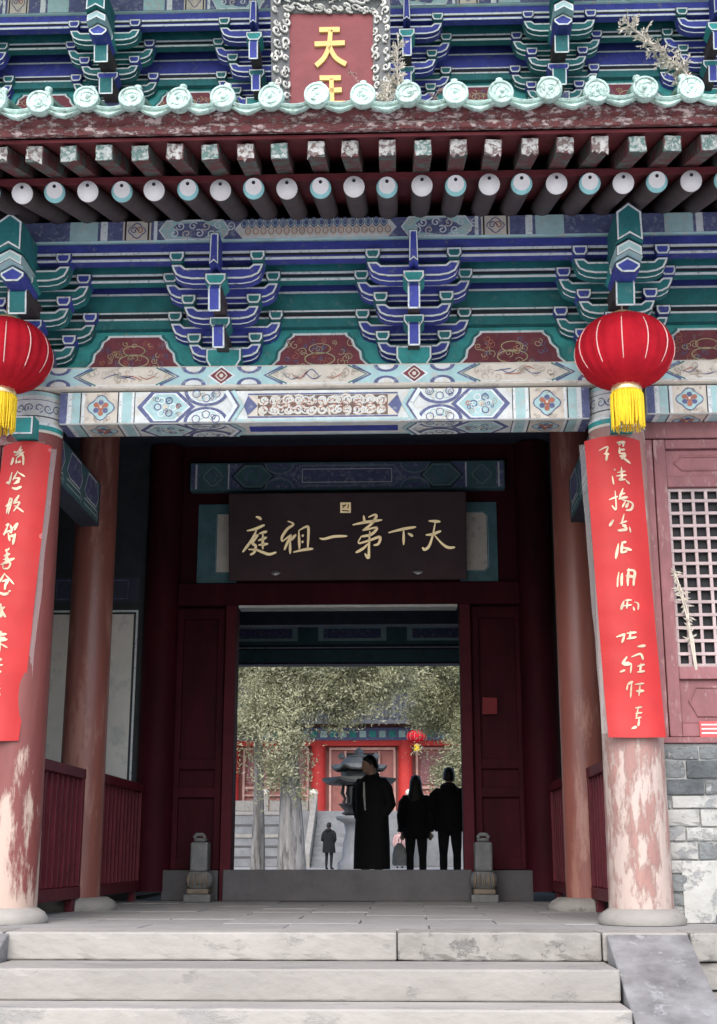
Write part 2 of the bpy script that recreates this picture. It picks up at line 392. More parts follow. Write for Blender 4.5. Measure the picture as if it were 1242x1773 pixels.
for i in range(6):
    run = .55 if i == 0 else .34
    y0 = yy - run; z0 = zz - RISES[i]
    cuts = [SX0, SX1]
    for j in range(len(cuts) - 1):
        stone_block('step_stone', None, cuts[j] + .003, cuts[j + 1] - .003, y0, yy + .05 if i else EDGE - .003, z0 + .002, zz, 'stone_pale', k, .003).parent = None
        on(COL.objects[-1], steps); k += 1
    yy = y0; zz = z0
for side in (1, -1):      # sloping slabs at both sides of the steps
    x0, x1 = (SX1 + .012, SX1 + .475) if side > 0 else (SX0 - .475, SX0 - .012)
    b = MB(); e0 = EDGE - .004; e1 = yy - .12; zt = -.004; zb = -1.06; vs = []
    b.add([(x0, e0, zt), (x1, e0, zt), (x1, e1, zb), (x0, e1, zb), (x0, e0, -1.09), (x1, e0, -1.09), (x1, e1, -1.09), (x0, e1, -1.09)],
          [(0, 3, 2, 1), (4, 5, 6, 7), (3, 7, 6, 2), (0, 1, 5, 4), (0, 4, 7, 3), (1, 2, 6, 5)], 'ramp_stone')
    o = on(b.build('side_slab', None, bevel=.008), steps)

# ================================================================== THE HALL
hall = empty('temple_hall')
tag(hall, 'temple gate hall with red columns, painted brackets and green tiled double eaves', 'temple')
CX = -.02
# ---- columns
def column(x, y, r, z1, m, plinth_m, name='column', plinth=True, pr=.33, ph=.10):
    b = MB(); n = 28; rings = []
    for i in range(25):
        z = .09 + (z1 - .09) * i / 24; t = z / z1
        rr = r * (1.03 - .08 * t); ring = []
        for j in range(n):
            q = 2 * math.pi * j / n
            d = 1 + .012 * noise.noise(Vector((math.cos(q) * 2 + x, math.sin(q) * 2, z * 1.5)))
            ring.append((rr * d * math.cos(q), rr * d * math.sin(q), z))
        rings.append(ring)
    b.loft(rings, m)
    o = b.build(name, hall, (x, y, 0))
    if plinth:
        p = MB(); p.lathe([(pr, 0), (pr + .01, .03), (pr - .02, ph * .7), (pr - .07, ph), (.1, ph + .002)], (0, 0, .001), plinth_m, 32)
        p.build('plinth', o)
    return o
colL = column(-2.11, 0, .205, 3.668, 'col_front', 'stone_pale', pr=.28)
colR = column(2.09, 0, .205, 3.668, 'col_right', 'stone_pale', pr=.28)
colL['label'] = 'weathered front column, dark red above and peeling below'; colR['label'] = 'bleached front column with paint flaking off its lower half'
column(-2.17, 2.2, .185, 4.7, 'col_inner', 'stone'); column(2.05, 2.2, .185, 4.7, 'col_inner', 'stone')
for x in (-1.98, 1.93): column(x, 4.5, .19, 4.7, 'dark_red', 'stone', plinth=False)
for x in (-5.6, 5.6): column(x, 0, .2, 3.668, 'col_front', 'stone_pale')
# painted column heads and projecting beam ends
for c, x in ((colL, -2.11), (colR, 2.09)):
    rr = .2
    D = Deco(lambda u, v, h, rr=rr: Vector((math.sin(u / rr) * (rr + h), -math.cos(u / rr) * (rr + h), v)))
    W_ = .30
    def band(v0, v1, m, ly=0): D.rect(-W_, v0, W_, v1, m, ly, 16)
    band(3.36, 3.66, 'pale_grey'); band(3.63, 3.66, 'aqua', 1); band(3.355, 3.375, 'cream', 1); band(3.375, 3.41, 'teal', 1); band(3.41, 3.43, 'white_line', 1)
    band(3.47, 3.478, 'black_line', 1); band(3.595, 3.60, 'slate_blue', 1)
    for i in range(9):
        u = -.27 + i * .0675
        D.spiral(u, 3.535, .036, .008, 'slate_blue', 1.3, i, 1 if i % 2 else -1); D.spiral(u + .012, 3.53, .02, .007, 'white_line', 1, i + 2, -1, 3)
    D.build('painted_head', c)
    b = MB(); poly = [(-.075, 3.29), (.075, 3.29), (.075, 3.43), (-.075, 3.43)]
    b.outlined(poly, -.33, -.15, 'teal', .004, .012); b.build('beam_end', c, bevel=0)
# ---- architraves: central bay and both side bays
BX0, BX1 = -1.905, 1.885
def architrave(x0, x1, z0, z1, seed, full=True):
    o = part('architrave', hall, 'pale_grey', [((x0, -.15, z0), (x1, .15, z1))], .012)
    Lh = (x1 - x0) / 2; xc = (x0 + x1) / 2
    hgt = z1 - z0
    for face in ('front', 'under'):
        if face == 'front': D = Deco(lambda u, v, h: Vector((xc + u, -.15 - h, z0 + v * hgt)), hgt)
        else: D = Deco(lambda u, v, h: Vector((xc + u, -.15 + (1 - v) * .29, z0 - h)), .29)
        asp = hgt if face == 'front' else .29
        D.rect(-Lh + .01, .03, Lh - .01, .97, 'pale_grey', 0)
        for sg in (-1, 1):
            f = lambda u: sg * (Lh - u)
            def vb(u0, u1, m, ly=1): D.rect(min(f(u0), f(u1)), .03, max(f(u0), f(u1)), .97, m, ly)
            vb(0, .055, 'slate_blue'); vb(.06, .085, 'white_line'); vb(.09, .15, 'aqua'); vb(.15, .158, 'black_line', 2); vb(.165, .18, 'white_line')
            vb(.18, .42, 'cream'); vb(.42, .428, 'black_line', 2); vb(.432, .45, 'white_line'); vb(.455, .52, 'aqua'); vb(.525, .54, 'white_line'); vb(.54, .546, 'black_line', 2)
            # lotus box
            D.disc(f(.30), .5, .085, .34, 'aqua', 2, 20, 4); D.ring(f(.30), .5, .085, .34, .008, 'slate_blue', 3, 24, 4)
            for a in range(6):
                q = a * math.pi / 3 + .5; D.disc(f(.30) + .04 * math.cos(q), .5 + .17 * math.sin(q), .02, .085, 'slate_blue' if a % 2 else 'flower_red', 4, 8)
            D.disc(f(.30), .5, .022, .1, 'flower_red', 5, 10); D.disc(f(.30), .53, .01, .05, 'cream', 6, 8)
            # pointed cartouche with flower
            hx = [(.56, .5), (.66, .97), (.86, .97), (.98, .5), (.86, .03), (.66, .03)]
            D.fill([(f(a), v) for a, v in hx], 'slate_blue', 2)
            hx2 = [(.60, .5), (.685, .93), (.84, .93), (.945, .5), (.84, .07), (.685, .07)]
            D.fill([(f(a), v) for a, v in hx2], 'white_line', 3)
            hx3 = [(.615, .5), (.695, .89), (.83, .89), (.925, .5), (.83, .11), (.695, .11)]
            D.fill([(f(a), v) for a, v in hx3], 'aqua', 4)
            for a in range(6):
                q = a * math.pi / 3; D.ring(f(.765) + .055 * math.cos(q), .5 + .055 / asp * math.sin(q), .024, .024 / asp, .009, 'slate_blue' if a % 2 else 'white_line', 5, 9)
            D.disc(f(.765), .5, .02, .02 / asp, 'cream', 6, 10); D.spiral(f(.86), .5, .022, .008, 'flower_red', 1.2, 0, 1, 6)
            # paired half rosettes
            for v, s2 in ((.0, 1), (1., -1)):
                cu = f(1.06)
                def arc(rx, ry, mm, ly):
                    D.fill([(cu + rx * math.cos(q), v + s2 * (.03 + ry * math.sin(q))) for q in [math.pi * i / 12 for i in range(13)]], mm, ly)
                arc(.16, .46, 'slate_blue', 5); arc(.135, .38, 'white_line', 6); arc(.12, .34, 'pale_grey', 7)
                for a in range(5):
                    q = math.pi * (a + .5) / 5; D.ring(cu + .075 * math.cos(q), v + s2 * (.05 + .2 * math.sin(q)), .028, .028 / asp, .007, 'aqua' if a % 2 else 'slate_blue', 8, 9)
            for k5 in range(10):
                q5 = random.Random(seed * 50 + k5 + (sg > 0) * 20); D.spiral(f(q5.uniform(.66, .87)), q5.uniform(.22, .78), q5.uniform(.014, .026), .005, ('slate_blue', 'white_line', 'tan')[k5 % 3], 1.2, q5.uniform(0, 6), q5.choice((1, -1)), 7)
                D.spiral(f(q5.uniform(.95, 1.17)), q5.choice((q5.uniform(.08, .25), q5.uniform(.75, .92))), q5.uniform(.012, .022), .0045, ('slate_blue', 'tan', 'aqua')[k5 % 3], 1.2, q5.uniform(0, 6), q5.choice((1, -1)), 9)
                D.spiral(f(q5.uniform(.2, .4)), q5.choice((q5.uniform(.08, .2), q5.uniform(.8, .92))), q5.uniform(.01, .02), .004, 'tan', 1.2, q5.uniform(0, 6), q5.choice((1, -1)), 3)
            # chevrons to the centre
            D.line([(f(1.20), .97), (f(1.27), .5), (f(1.20), .03)], .03, 'white_line', 9); D.line([(f(1.225), .97), (f(1.295), .5), (f(1.225), .03)], .012, 'slate_blue', 10)
            D.line([(f(1.25), .97), (f(1.32), .5), (f(1.25), .03)], .025, 'aqua', 9)
        ce = Lh - 1.36
        if ce > .1:
            D.rect(-ce, .16 if face == 'front' else .3, ce, .86 if face == 'front' else .72, 'cream' if face == 'front' else 'blue', 2)
            if face == 'front':
                D.line([(-ce, .16), (ce, .16), (ce, .86), (-ce, .86)], .012, 'slate_blue', 3, closed=True)
                D.fill([(-ce, .2), (-ce + .07, .5), (-ce, .82), (-ce - .03, .5)], 'slate_blue', 4); D.fill([(ce, .2), (ce + .03, .5), (ce, .82), (ce - .07, .5)], 'slate_blue', 4)
                D.rect(-ce + .07, .2, ce - .07, .82, 'scroll_ground', 3)
                D.scrolls(-ce + .07, .19, ce - .07, .83, .046, .017, 'cream', seed, 4)
                D.scrolls(-ce + .09, .22, ce - .09, .80, .034, .010, 'pale_grey', seed + 9, 5)
                D.scrolls(-ce + .10, .2, ce - .05, .82, .05, .005, 'flower_red', seed + 4, 6)
            D.rect(-ce - .08, .04, ce + .08, .10, 'aqua', 2)
    # scrolls are squashed on purpose by the face mapping
        D.build('painted_pattern', o)
    return o
architrave(BX0, BX1, 3.42, 3.665, 1)
architrave(2.29, 5.4, 3.45, 3.665, 2); architrave(-5.4, -2.31, 3.45, 3.665, 3)
# ---- flat beam over the columns
FB0, FB1 = 3.672, 3.842
o = part('flat_beam', hall, 'cream', [((-6, -.20, FB0), (6, .2, FB1))], .02)
D = Deco(lambda u, v, h: Vector((u, -.20 - h, FB0 + v * (FB1 - FB0))), .17)
SETX = [-3.5, -2.11, -.735, .645, 2.09, 3.47]
D.rect(-5.9, .10, 5.9, .16, 'pale_grey', 0)
for i, x in enumerate(SETX):
    D.fill([(x - .42, .12), (x - .30, .5), (x - .42, .9), (x + .42, .9), (x + .30, .5), (x + .42, .12)], 'aqua', 1)
    for sg in (-1, 1):
        D.line([(x + sg * .44, .12), (x + sg * .31, .5), (x + sg * .44, .9)], .018, 'slate_blue', 2); D.line([(x + sg * .47, .12), (x + sg * .34, .5), (x + sg * .47, .9)], .01, 'green', 2)
        for v in (.1, .9):
            D.fill([(x + sg * (.2 + .09 * math.cos(q)), v + (.32 if v < .5 else -.32) * math.sin(q)) for q in [math.pi * j / 8 for j in range(9)]], 'slate_blue', 3)
            D.fill([(x + sg * (.2 + .06 * math.cos(q)), v + (.22 if v < .5 else -.22) * math.sin(q)) for q in [math.pi * j / 8 for j in range(9)]], 'pale_grey', 4)
    D.fill([(x, .95), (x - .10, .5), (x, .06), (x + .10, .5)], 'white_line', 4); D.fill([(x, .87), (x - .08, .5), (x, .14), (x + .08, .5)], 'panel_red', 5)
    D.ring(x, .5, .035, .2, .009, 'cream', 6, 12, 4); D.disc(x, .5, .015, .09, 'cream', 6, 8)
    if i < len(SETX) - 1:
        xm = (x + SETX[i + 1]) / 2; rg2 = random.Random(i)
        for k2 in range(16):
            u = xm + rg2.uniform(-.33, .33); D.spiral(u, rg2.uniform(.3, .72), rg2.uniform(.018, .035), .005, 'tan', rg2.uniform(.7, 1.3), rg2.uniform(0, 6), rg2.choice((-1, 1)), 2 + k2 % 3)
        for k2 in range(5):
            u = xm + rg2.uniform(-.2, .2); D.line([(u - .06, rg2.uniform(.35, .7)), (u, rg2.uniform(.3, .75)), (u + .06, rg2.uniform(.35, .7))], .006, 'flower_red' if k2 % 2 else 'slate_blue', 3, smooth=True, taper=True)
D.build('painted_pattern', o)

# ---- bracket sets
def arm_poly(L, z0, z1, xo=0.):
    h = z1 - z0; e = L / 2; c = .15 * min(1, L / .6)
    right = [(e - c, z0), (e - c * .55, z0 + h * .10), (e - c * .22, z0 + h * .32), (e - .012, z0 + h * .66), (e, z1), (e - .075, z1), (e - .105, z1 - h * .22)]
    left = [(-x, z) for x, z in reversed(right)]
    return [(x + xo, z) for x, z in left[-1:] + right + left[:-1]]
MESH = {}
def shared(key, fn):
    if key not in MESH: MESH[key] = fn()
    return MESH[key]
def mesh_of(b):
    o = b.build('tmp'); me = o.data; bpy.data.objects.remove(o); return me
def arm_mesh(L, h, m):
    b = MB(); b.outlined(arm_poly(L, 0, h), -.05, .05, m, .004, .014)
    b.outlined([(x, z - .024) for x, z in arm_poly(L * .985, 0, h)], -.012, .049, m, .004, .008)
    return mesh_of(b)
def block_mesh(wd, h, m, dep=.07):
    b = MB(); t = wd / 2; s = t * .66
    b.outlined([(-s, 0), (s, 0), (t, h * .42), (t, h), (-t, h), (-t, h * .42)], -dep, dep, m, .004, .013); return mesh_of(b)
def bracket_set(x, y0, z0, scheme, big, parent=hall, plain=False):
    A, B = ('green', 'blue') if scheme == 'green' else ('blue', 'green')
    b = MB(); b.outlined([(-.095, 0), (.095, 0), (.13, .06), (.13, .155), (-.13, .155), (-.13, .06)], -.13, .13, 'teal' if scheme != 'green' else 'slate_blue', .004, .012)
    root = b.build('bracket_set', parent, (x, y0, z0))
    def arm(L, y, z0_, z1_): link('bracket_arm', shared(('arm', L, round(z1_ - z0_, 4), A), lambda: arm_mesh(L, z1_ - z0_, A)), root, (0, y, z0_))
    def blocks(xx, y, z, n=2):
        for sg in (-1, 1): link('bracket_block', shared(('blk', B), lambda: block_mesh(.108, .078, B)), root, (sg * xx, y, z))
    arm(.54, -.01, .102, .215); blocks(.225, -.02, .212)
    arm(.82, -.01, .258, .382); blocks(.372, -.02, .385)
    arm(.55, -.25, .300, .410); blocks(.235, -.26, .412)
    arm(.82, -.25, .459, .583); blocks(.372, -.26, .583)
    arm(.66, -.50, .500, .620); blocks(.285, -.51, .628)
    # projecting members in the middle
    def beak(y_back, y_tip, zt, zb, wd, m, drop, nm='bracket_nose'):
        q = MB(); h = wd / 2
        prof = [(y_back, zb), (y_back, zt), (y_tip + .05, zt), (y_tip, zt - drop * .55), (y_tip + .03, zb - drop), (y_tip + .12, zb)]
        vs = [(-h, a, c) for a, c in prof] + [(h, a, c) for a, c in prof]; n = len(prof)
        q.add(vs, [tuple(range(n)), tuple(range(2 * n - 1, n - 1, -1))], 'rafter_paint')
        for i in range(n):
            j = (i + 1) % n
            q.add([vs[i], vs[j], vs[n + j], vs[n + i]], [(0, 1, 2, 3)], m if i in (2, 3) else 'rafter_paint')
        # pale edging on the tip faces
        for i in (2, 3):
            a, c = Vector(prof[i]), Vector(prof[i + 1]); t = (c - a).normalized(); nn = Vector((t.y, -t.x)) * .0015
            if nn.x > 0: nn = -nn
            a2, c2 = a + nn, c + nn
            for e in (-1, 1):
                q.add([(e * h, a2.x, a2.y), (e * (h - .011), a2.x, a2.y), (e * (h - .011), c2.x, c2.y), (e * h, c2.x, c2.y)], [(0, 1, 2, 3)], 'white_line')
            if i == 3:
                c3 = c2 - t * .012; q.add([(-h, c3.x, c3.y), (h, c3.x, c3.y), (h, c2.x, c2.y), (-h, c2.x, c2.y)], [(0, 1, 2, 3)], 'white_line')
        q.build(nm, root)
    wd = .085 if not big else .13
    beak(.0, -.42, .235, .12, wd, A, .07)
    beak(.0, -.66, .43, .315, wd, A, .09)
    q = MB(); t = .075 if not big else .10
    q.outlined([(-t * .6, .205), (t * .6, .205), (t, .25), (t, .30), (-t, .30), (-t, .25)], -.36, -.2, B, .004, .010); q.build('bracket_block', root)
    q = MB(); q.outlined([(-t * .6, .425), (t * .6, .425), (t, .465), (t, .515), (-t, .515), (-t, .465)], -.625, -.43, 'teal', .004, .012); q.build('bracket_block', root)
    q = MB()
    if big:
        q.outlined([(-.088, .56), (0, .61), (.088, .56), (.088, .775), (0, .845), (-.088, .775)], -.93, -.45, 'green', .005, .014); q.build('beam_head', root)
        q = MB(); q.outlined([(-.088, .47), (0, .52), (.088, .47), (.088, .548), (0, .598), (-.088, .548)], -.88, -.45, 'aqua', .005, .014); q.build('beam_head', root)
        q = MB(); q.outlined([(-.045, .39), (.045, .39), (.085, .43), (.085, .46), (0, .51), (-.085, .46), (-.085, .43)], -.80, -.45, 'blue', .005, .014); q.build('beam_head', root)
    else:
        q.outlined([(-.032, .535), (0, .56), (.032, .535), (.032, .775), (-.032, .775)], -.72, -.3, A, .004, .010); q.build('bracket_nose', root)
    return root
Z0 = 3.845
for i, x in enumerate(SETX):
    bg_ = i in (1, 4); s = bracket_set(x, 0, Z0, 'green' if bg_ else 'blue', bg_)
# ---- tie boards, soffits, panels behind the brackets (yb: wall plane)
def bracket_zone(yb, z0, x0, x1, setx, purl0, purl1, seed, wallc='green'):
    def tie(y, za, zb, m, lines, nm='tie_board'):
        b = MB(); b.box((x0, y - .04, za), (x1, y + .04, zb), m)
        for a, c, mm in lines: b.box((x0, y - .044, a), (x1, y - .039, c), mm)
        return b.build(nm, hall)
    W, K = 'white_line', 'black_line'
    tie(yb - .50, z0 + .648, z0 + .785, 'blue', [(z0 + .700, z0 + .720, W), (z0 + .682, z0 + .699, K), (z0 + .650, z0 + .668, W)])
    tie(yb - .25, z0 + .600, z0 + .765, 'green', [(z0 + .652, z0 + .670, W), (z0 + .630, z0 + .651, K), (z0 + .602, z0 + .620, W)])
    tie(yb + .0, z0 + .612, z0 + .760, 'deep_blue', [(z0 + .612, z0 + .628, W)])
    tie(yb + .002, z0 + .462, z0 + .61, wallc, [(z0 + .464, z0 + .478, W), (z0 + .440 + .024, z0 + .462 + .003, K)])
    tie(yb + .004, z0 + .350, z0 + .46, 'green', [(z0 + .430, z0 + .458, K), (z0 + .416, z0 + .43, W)])
    part('soffit_board', hall, 'deep_blue', [((x0, yb - .49, z0 + .787), (x1, yb + .3, z0 + .80))])
    # panels with a shaped green surround
    xs = [x0] + list(setx) + [x1]
    for i in range(len(xs) - 1):
        a, c = xs[i], xs[i + 1]
        if c - a < .3: continue
        o = part('bracket_panel', hall, 'panel_red', [((a + .002, yb + .03, z0 - .01), (c - .002, yb + .06, z0 + .352))])
        D = Deco(lambda u, v, h: Vector((u, yb + .03 - h, z0 + v)))
        for e, sg in ((a, 1), (c, -1)):
            prof = [(0, .352), (.50, .352), (.495, .305), (.455, .275), (.44, .225), (.395, .18), (.385, .12), (.34, .075), (.335, .03), (.30, 0), (0, 0)]
            D.fill([(e + sg * p, v) for p, v in prof], 'teal', 0)
            D.line([(e + sg * p, v) for p, v in prof[1:10]], .018, 'white_line', 1); D.line([(e + sg * (p - .022), v) for p, v in prof[1:10]], .02, 'green', 1)
        D.rect(a + .3, .325, c - .3, .352, 'teal', 2); D.rect(a + .49, .308, c - .49, .325, 'white_line', 2)
        mid = (a + c) / 2
        for k3, (m3, r3) in enumerate((('gold_line', .03), ('slate_blue', .024), ('flower_red', .027))):
            for j in range(13):
                rg2 = random.Random(seed + i * 31 + j + k3 * 100); u = mid + rg2.uniform(-.25, .25); v = rg2.uniform(.05, .27)
                D.spiral(u, v, r3 * rg2.uniform(.7, 1.2), .005, m3, rg2.uniform(.8, 1.5), rg2.uniform(0, 6), rg2.choice((1, -1)), 2 + k3)
        D.ring(mid, .12, .11, .05, .008, 'gold_line', 5); D.ring(mid, .2, .08, .04, .006, 'gold_line', 5)
        D.build('painted_pattern', o)
    # painted purlin
    o = part('eave_purlin', hall, 'aqua', [((x0, yb - .55, purl0), (x1, yb - .41, purl1))], .03)
    H = purl1 - purl0
    D = Deco(lambda u, v, h: Vector((u, yb - .55 - h, purl0 + .014 + v * (H - .028))), H - .028)
    D.rect(x0 + .01, 0, x1 - .01, 1, 'slate_blue', 0)
    def unit(xc, wdt, kind, sd):
        e = wdt / 2
        if kind == 'scale':
            D.fill([(xc - e, .5), (xc - e + .06, 1.), (xc + e - .06, 1.), (xc + e, .5), (xc + e - .06, 0), (xc - e + .06, 0)], 'pale_grey', 1)
            n = int((wdt - .1) / .055)
            for j in range(n):
                for r4 in range(2):
                    D.disc(xc - e + .07 + j * .055 + r4 * .027, .80 - r4 * .42, .027, .28, 'slate_blue' if r4 == 0 else 'cream', 2 + r4, 10); D.ring(xc - e + .07 + j * .055 + r4 * .027, .80 - r4 * .42, .019, .17, .005, 'aqua' if r4 == 0 else 'flower_red', 4 + r4, 8)
        elif kind == 'scroll':
            D.fill([(xc - e, .5), (xc - e + .05, 1.), (xc + e - .05, 1.), (xc + e, .5), (xc + e - .05, 0), (xc - e + .05, 0)], 'aqua', 1)
            D.line([(xc - e, .5), (xc - e + .05, 1.), (xc + e - .05, 1.), (xc + e, .5), (xc + e - .05, 0), (xc - e + .05, 0)], .012, 'white_line', 2, closed=True)
            D.disc(xc, .5, e * .62, .42, 'slate_blue', 2, 16, 5)
            for j in range(int(wdt / .045)):
                D.spiral(xc - e + .06 + j * .045, .5 + .2 * (-1) ** j, .034, .009, 'white_line' if j % 3 else 'cream', 1.2, j * 1.7, (-1) ** j, 3 + j % 3)
        else:
            D.rect(xc - e, 0, xc + e, 1, 'cream', 1); D.rect(xc - e + .012, 0, xc - e + .024, 1, 'black_line', 2); D.rect(xc + e - .024, 0, xc + e - .012, 1, 'black_line', 2)
            D.ring(xc, .5, .055, .36, .009, 'slate_blue', 3, 16, 4); D.spiral(xc - .02, .5, .03, .008, 'slate_blue', 1.2, 0, 1, 4); D.spiral(xc + .02, .5, .03, .008, 'flower_red', 1.2, 3, -1, 4)
    c0 = (setx[2] + setx[3]) / 2
    for sh in (-4.2, 0, 4.2):
        unit(c0 + sh, 1.15, 'scale', 1)
        for sg in (-1, 1):
            unit(c0 + sh + sg * .86, .5, 'scroll', 2); unit(c0 + sh + sg * 1.27, .2, 'box', 3)
            D.rect(*sorted((c0 + sh + sg * 1.48, c0 + sh + sg * 1.53))[:1], 0, sorted((c0 + sh + sg * 1.48, c0 + sh + sg * 1.53))[1], 1, 'white_line', 2)
            D.rect(*sorted((c0 + sh + sg * 1.55, c0 + sh + sg * 1.75))[:1], 0, sorted((c0 + sh + sg * 1.55, c0 + sh + sg * 1.75))[1], 1, 'aqua', 2)
            D.rect(*sorted((c0 + sh + sg * 1.15, c0 + sh + sg * 1.125))[:1], 0, sorted((c0 + sh + sg * 1.15, c0 + sh + sg * 1.125))[1], 1, 'white_line', 2)
    D.build('painted_pattern', o)
bracket_zone(0, Z0, -5.9, 5.9, SETX, 4.64, 4.815, 11)
# ---- lower eave: round rafters, flying rafters, boards, tiles
EY, EZ, SL = -1.4, 4.576, .338
def rafter_mesh():
    b = MB(); b.tube([(0, 0, 0), (0, 3.55, 3.55 * SL)], .069, 'rafter_paint', 14); return mesh_of(b)
def end_mesh(kind):
    b = MB(); n = 20
    def disc(r, m, y, cz=0., cut=None):
        b.add([(r * math.cos(q), y, cz + r * math.sin(q)) for q in [2 * math.pi * i / n for i in range(n)]], [tuple(range(n))], m)
    b.lathe([(0.001, 0), (.068, 0), (.068, .012), (0.001, .012)], (0, 0, 0), 'rafter_white' if kind == 'white' else 'rafter_aqua', n)
    vs = b.v; b.v = [(x, -z, y) for x, y, z in vs]
    if kind != 'white': disc(.054, 'rafter_white', -.0135, .013)
    disc(.0115, 'black_line', -.0150, .038)
    return mesh_of(b)
tilt_end = math.atan(SL)
k0 = 0
for i in range(-12, 34):
    x = -1.883 + .2145 * i
    if abs(x) > 4.2: continue
    o = link('rafter', shared('rafter', rafter_mesh), hall, (x + rg.uniform(-.006, .006), EY, EZ + rg.uniform(-.005, .005)))
    kd = 'white' if i % 2 == 0 else 'aqua'
    link('painted_end', shared(('end', kd), lambda: end_mesh(kd)), o, (0, -.001, 0)).rotation_euler = (tilt_end, 0, 0)
FY, FZ, FS = -1.9, 4.562, .35
def fly_mesh():
    b = MB(); vs = []
    for y in (0, .95):
        for x, z in ((-.052, -.052), (.052, -.052), (.052, .052), (-.052, .052)): vs.append((x, y, z + y * FS))
    b.add(vs, [(0, 1, 2, 3), (7, 6, 5, 4), (0, 4, 5, 1), (1, 5, 6, 2), (2, 6, 7, 3), (3, 7, 4, 0)], 'fly_paint'); return mesh_of(b)
for i in range(-12, 34):
    x = -1.883 + .2145 * i
    if abs(x) > 4.2: continue
    o = link('flying_rafter', shared('fly', fly_mesh), hall, (x + rg.uniform(-.008, .008), FY, FZ + rg.uniform(-.006, .006)))
    o.rotation_euler = (rg.uniform(-.02, .02), rg.uniform(-.06, .06), rg.uniform(-.015, .015))
    b = MB(); r2 = random.Random(i + 50); pts = []; tat = r2.random() < .55
    for j in range(20):
        q = j / 20 * 4; s_ = int(q); t = q - s_
        cx_, cz_ = ((-1 + 2 * t, -1), (1, -1 + 2 * t), (1 - 2 * t, 1), (-1, 1 - 2 * t))[s_]
        low = cz_ < -.5
        pts.append((cx_ * .051 * r2.uniform(.86, 1.04), cz_ * .051 * r2.uniform(.9, 1.03) + (r2.uniform(-.02, .02) if low and tat else 0)))
    b.prism_y(pts, -.006, .004, 'peeled' if tat else 'peeled_print'); b.build('painted_end', o)
def slab(name, y0, z0, y1, z1, th, m, x=4.35):
    b = MB(); b.add([(-x, y0, z0), (x, y0, z0), (x, y1, z1), (-x, y1, z1), (-x, y0, z0 + th), (x, y0, z0 + th), (x, y1, z1 + th), (-x, y1, z1 + th)],
                    [(0, 3, 2, 1), (4, 5, 6, 7), (0, 1, 5, 4), (2, 3, 7, 6), (1, 2, 6, 5), (3, 0, 4, 7)], m); return b.build(name, hall)
slab('soffit_board', -1.33, EZ + .07 + .07 * SL, 2.1, EZ + .07 + 3.5 * SL, .02, 'soffit')
slab('soffit_board', -1.93, FZ + .062, -1.0, FZ + .062 + .93 * FS, .02, 'soffit')
slab('rafter_board', -1.385, EZ + .068, -1.36, EZ + .073, .045, 'soffit')
# peeling fascia with a ragged surface
b = MB(); n = 240; rings = []
for i in range(n + 1):
    x = -4.4 + 8.8 * i / n; nz = lambda s_, k_: noise.noise(Vector((x * s_, k_ * 7.3, 0)))
    wv = .012 * math.cos((x - .063) / .276 * 2 * math.pi)
    rings.append([(x, -1.93, 4.655), (x, -1.985 + .006 * nz(6, 1), 4.64 + .012 * nz(5, 2)), (x, -2.0 + .008 * nz(9, 3), 4.672 + .008 * nz(7, 4)), (x, -1.99 + .010 * nz(8, 5), 4.70 + .006 * nz(6, 6)),
                  (x, -2.02 + .008 * nz(9, 7), 4.725 + .010 * nz(8, 8)), (x, -2.03 + .01 * nz(7, 9), 4.752 + wv + .006 * nz(9, 10)), (x, -1.93, 4.79)])
b.loft(rings, 'fascia', smooth=False); b.build('eave_board', hall)
# tiles
TP = .276; TX = .063; TY, TZ, TS = -2.1, 4.806, .36
roof = slab('lower_roof', -2.0, 4.765, 2.2, 4.765 + 4.2 * TS, .03, 'tile_body', 4.4)
def barrel_mesh():
    b = MB(); rings = []; n = 12; k_ = 13
    for i in range(k_):
        for dy, rr in ((0, .072), (.32, .066)):
            yv = i * .335 + dy + (0.001 if dy == 0 and i else 0)
            rings.append([(rr * math.cos(q), yv, rr * math.sin(q) + yv * TS) for q in [math.pi * 2 * j / n for j in range(n)]])
    b.loft(rings, 'tile_body', smooth=False)
    return mesh_of(b)
def disc_mesh(sd):
    b = MB(); r = .077
    b.lathe([(r * .96, 0), (r, .010), (r, .045), (r * .9, .05)], (0, 0, 0), 'tile', 28)
    b.lathe([(r * .80, .0501), (r * .80, .044)], (0, 0, 0), 'tile', 24)
    # raised rim and swirl
    rim = [(r * .88 * math.cos(q), r * .88 * math.sin(q), .05) for q in [2 * math.pi * i / 28 for i in range(29)]]; b.tube(rim, .009, 'tile', 6, False)
    r5 = random.Random(int(sd * 10)); b.lathe([(.016, .0495), (.012, .058), (.002, .062)], (.006, .004, 0), 'tile', 8)
    for s_ in range(3):
        q0 = s_ * 2.1 + sd + r5.uniform(-.3, .3); ln = r5.uniform(1.3, 2.2); r1 = r5.uniform(.40, .60)
        sp = [((r * (r1 - .14 * t * s_ / 2)) * math.cos(q0 + ln * t), (r * (r1 - .14 * t)) * math.sin(q0 + ln * t), .049) for t in [i / 8 for i in range(9)]]
        b.tube(sp, [.003 + .006 * math.sin(math.pi * i / 8) * r5.uniform(.7, 1.1) for i in range(9)], 'tile', 6)
    b.v = [(x, -z + .05, y) for x, y, z in b.v]
    return mesh_of(b)
def drip_mesh(sd):
    b = MB(); n = 16; rings = []; r5 = random.Random(sd)
    for i in range(n + 1):
        t = -1 + 2 * i / n; x = t * .125; a = abs(t); jt = r5.uniform(-.003, .003)
        top = -.060 + .040 * a ** 2; lip = top - .016; bot = -.112 + .066 * a ** 1.5 + jt
        rings.append([(x, .010, bot), (x, .034, bot + .004), (x, .05, top - .004), (x, .03, top + .006), (x, -.008, top + .004), (x, -.016, top - .006), (x, -.008, lip), (x, .006, lip - .004), (x, -.002 + jt, bot + .006)])
    b.loft(rings, 'tile', smooth=False)
    return mesh_of(b)
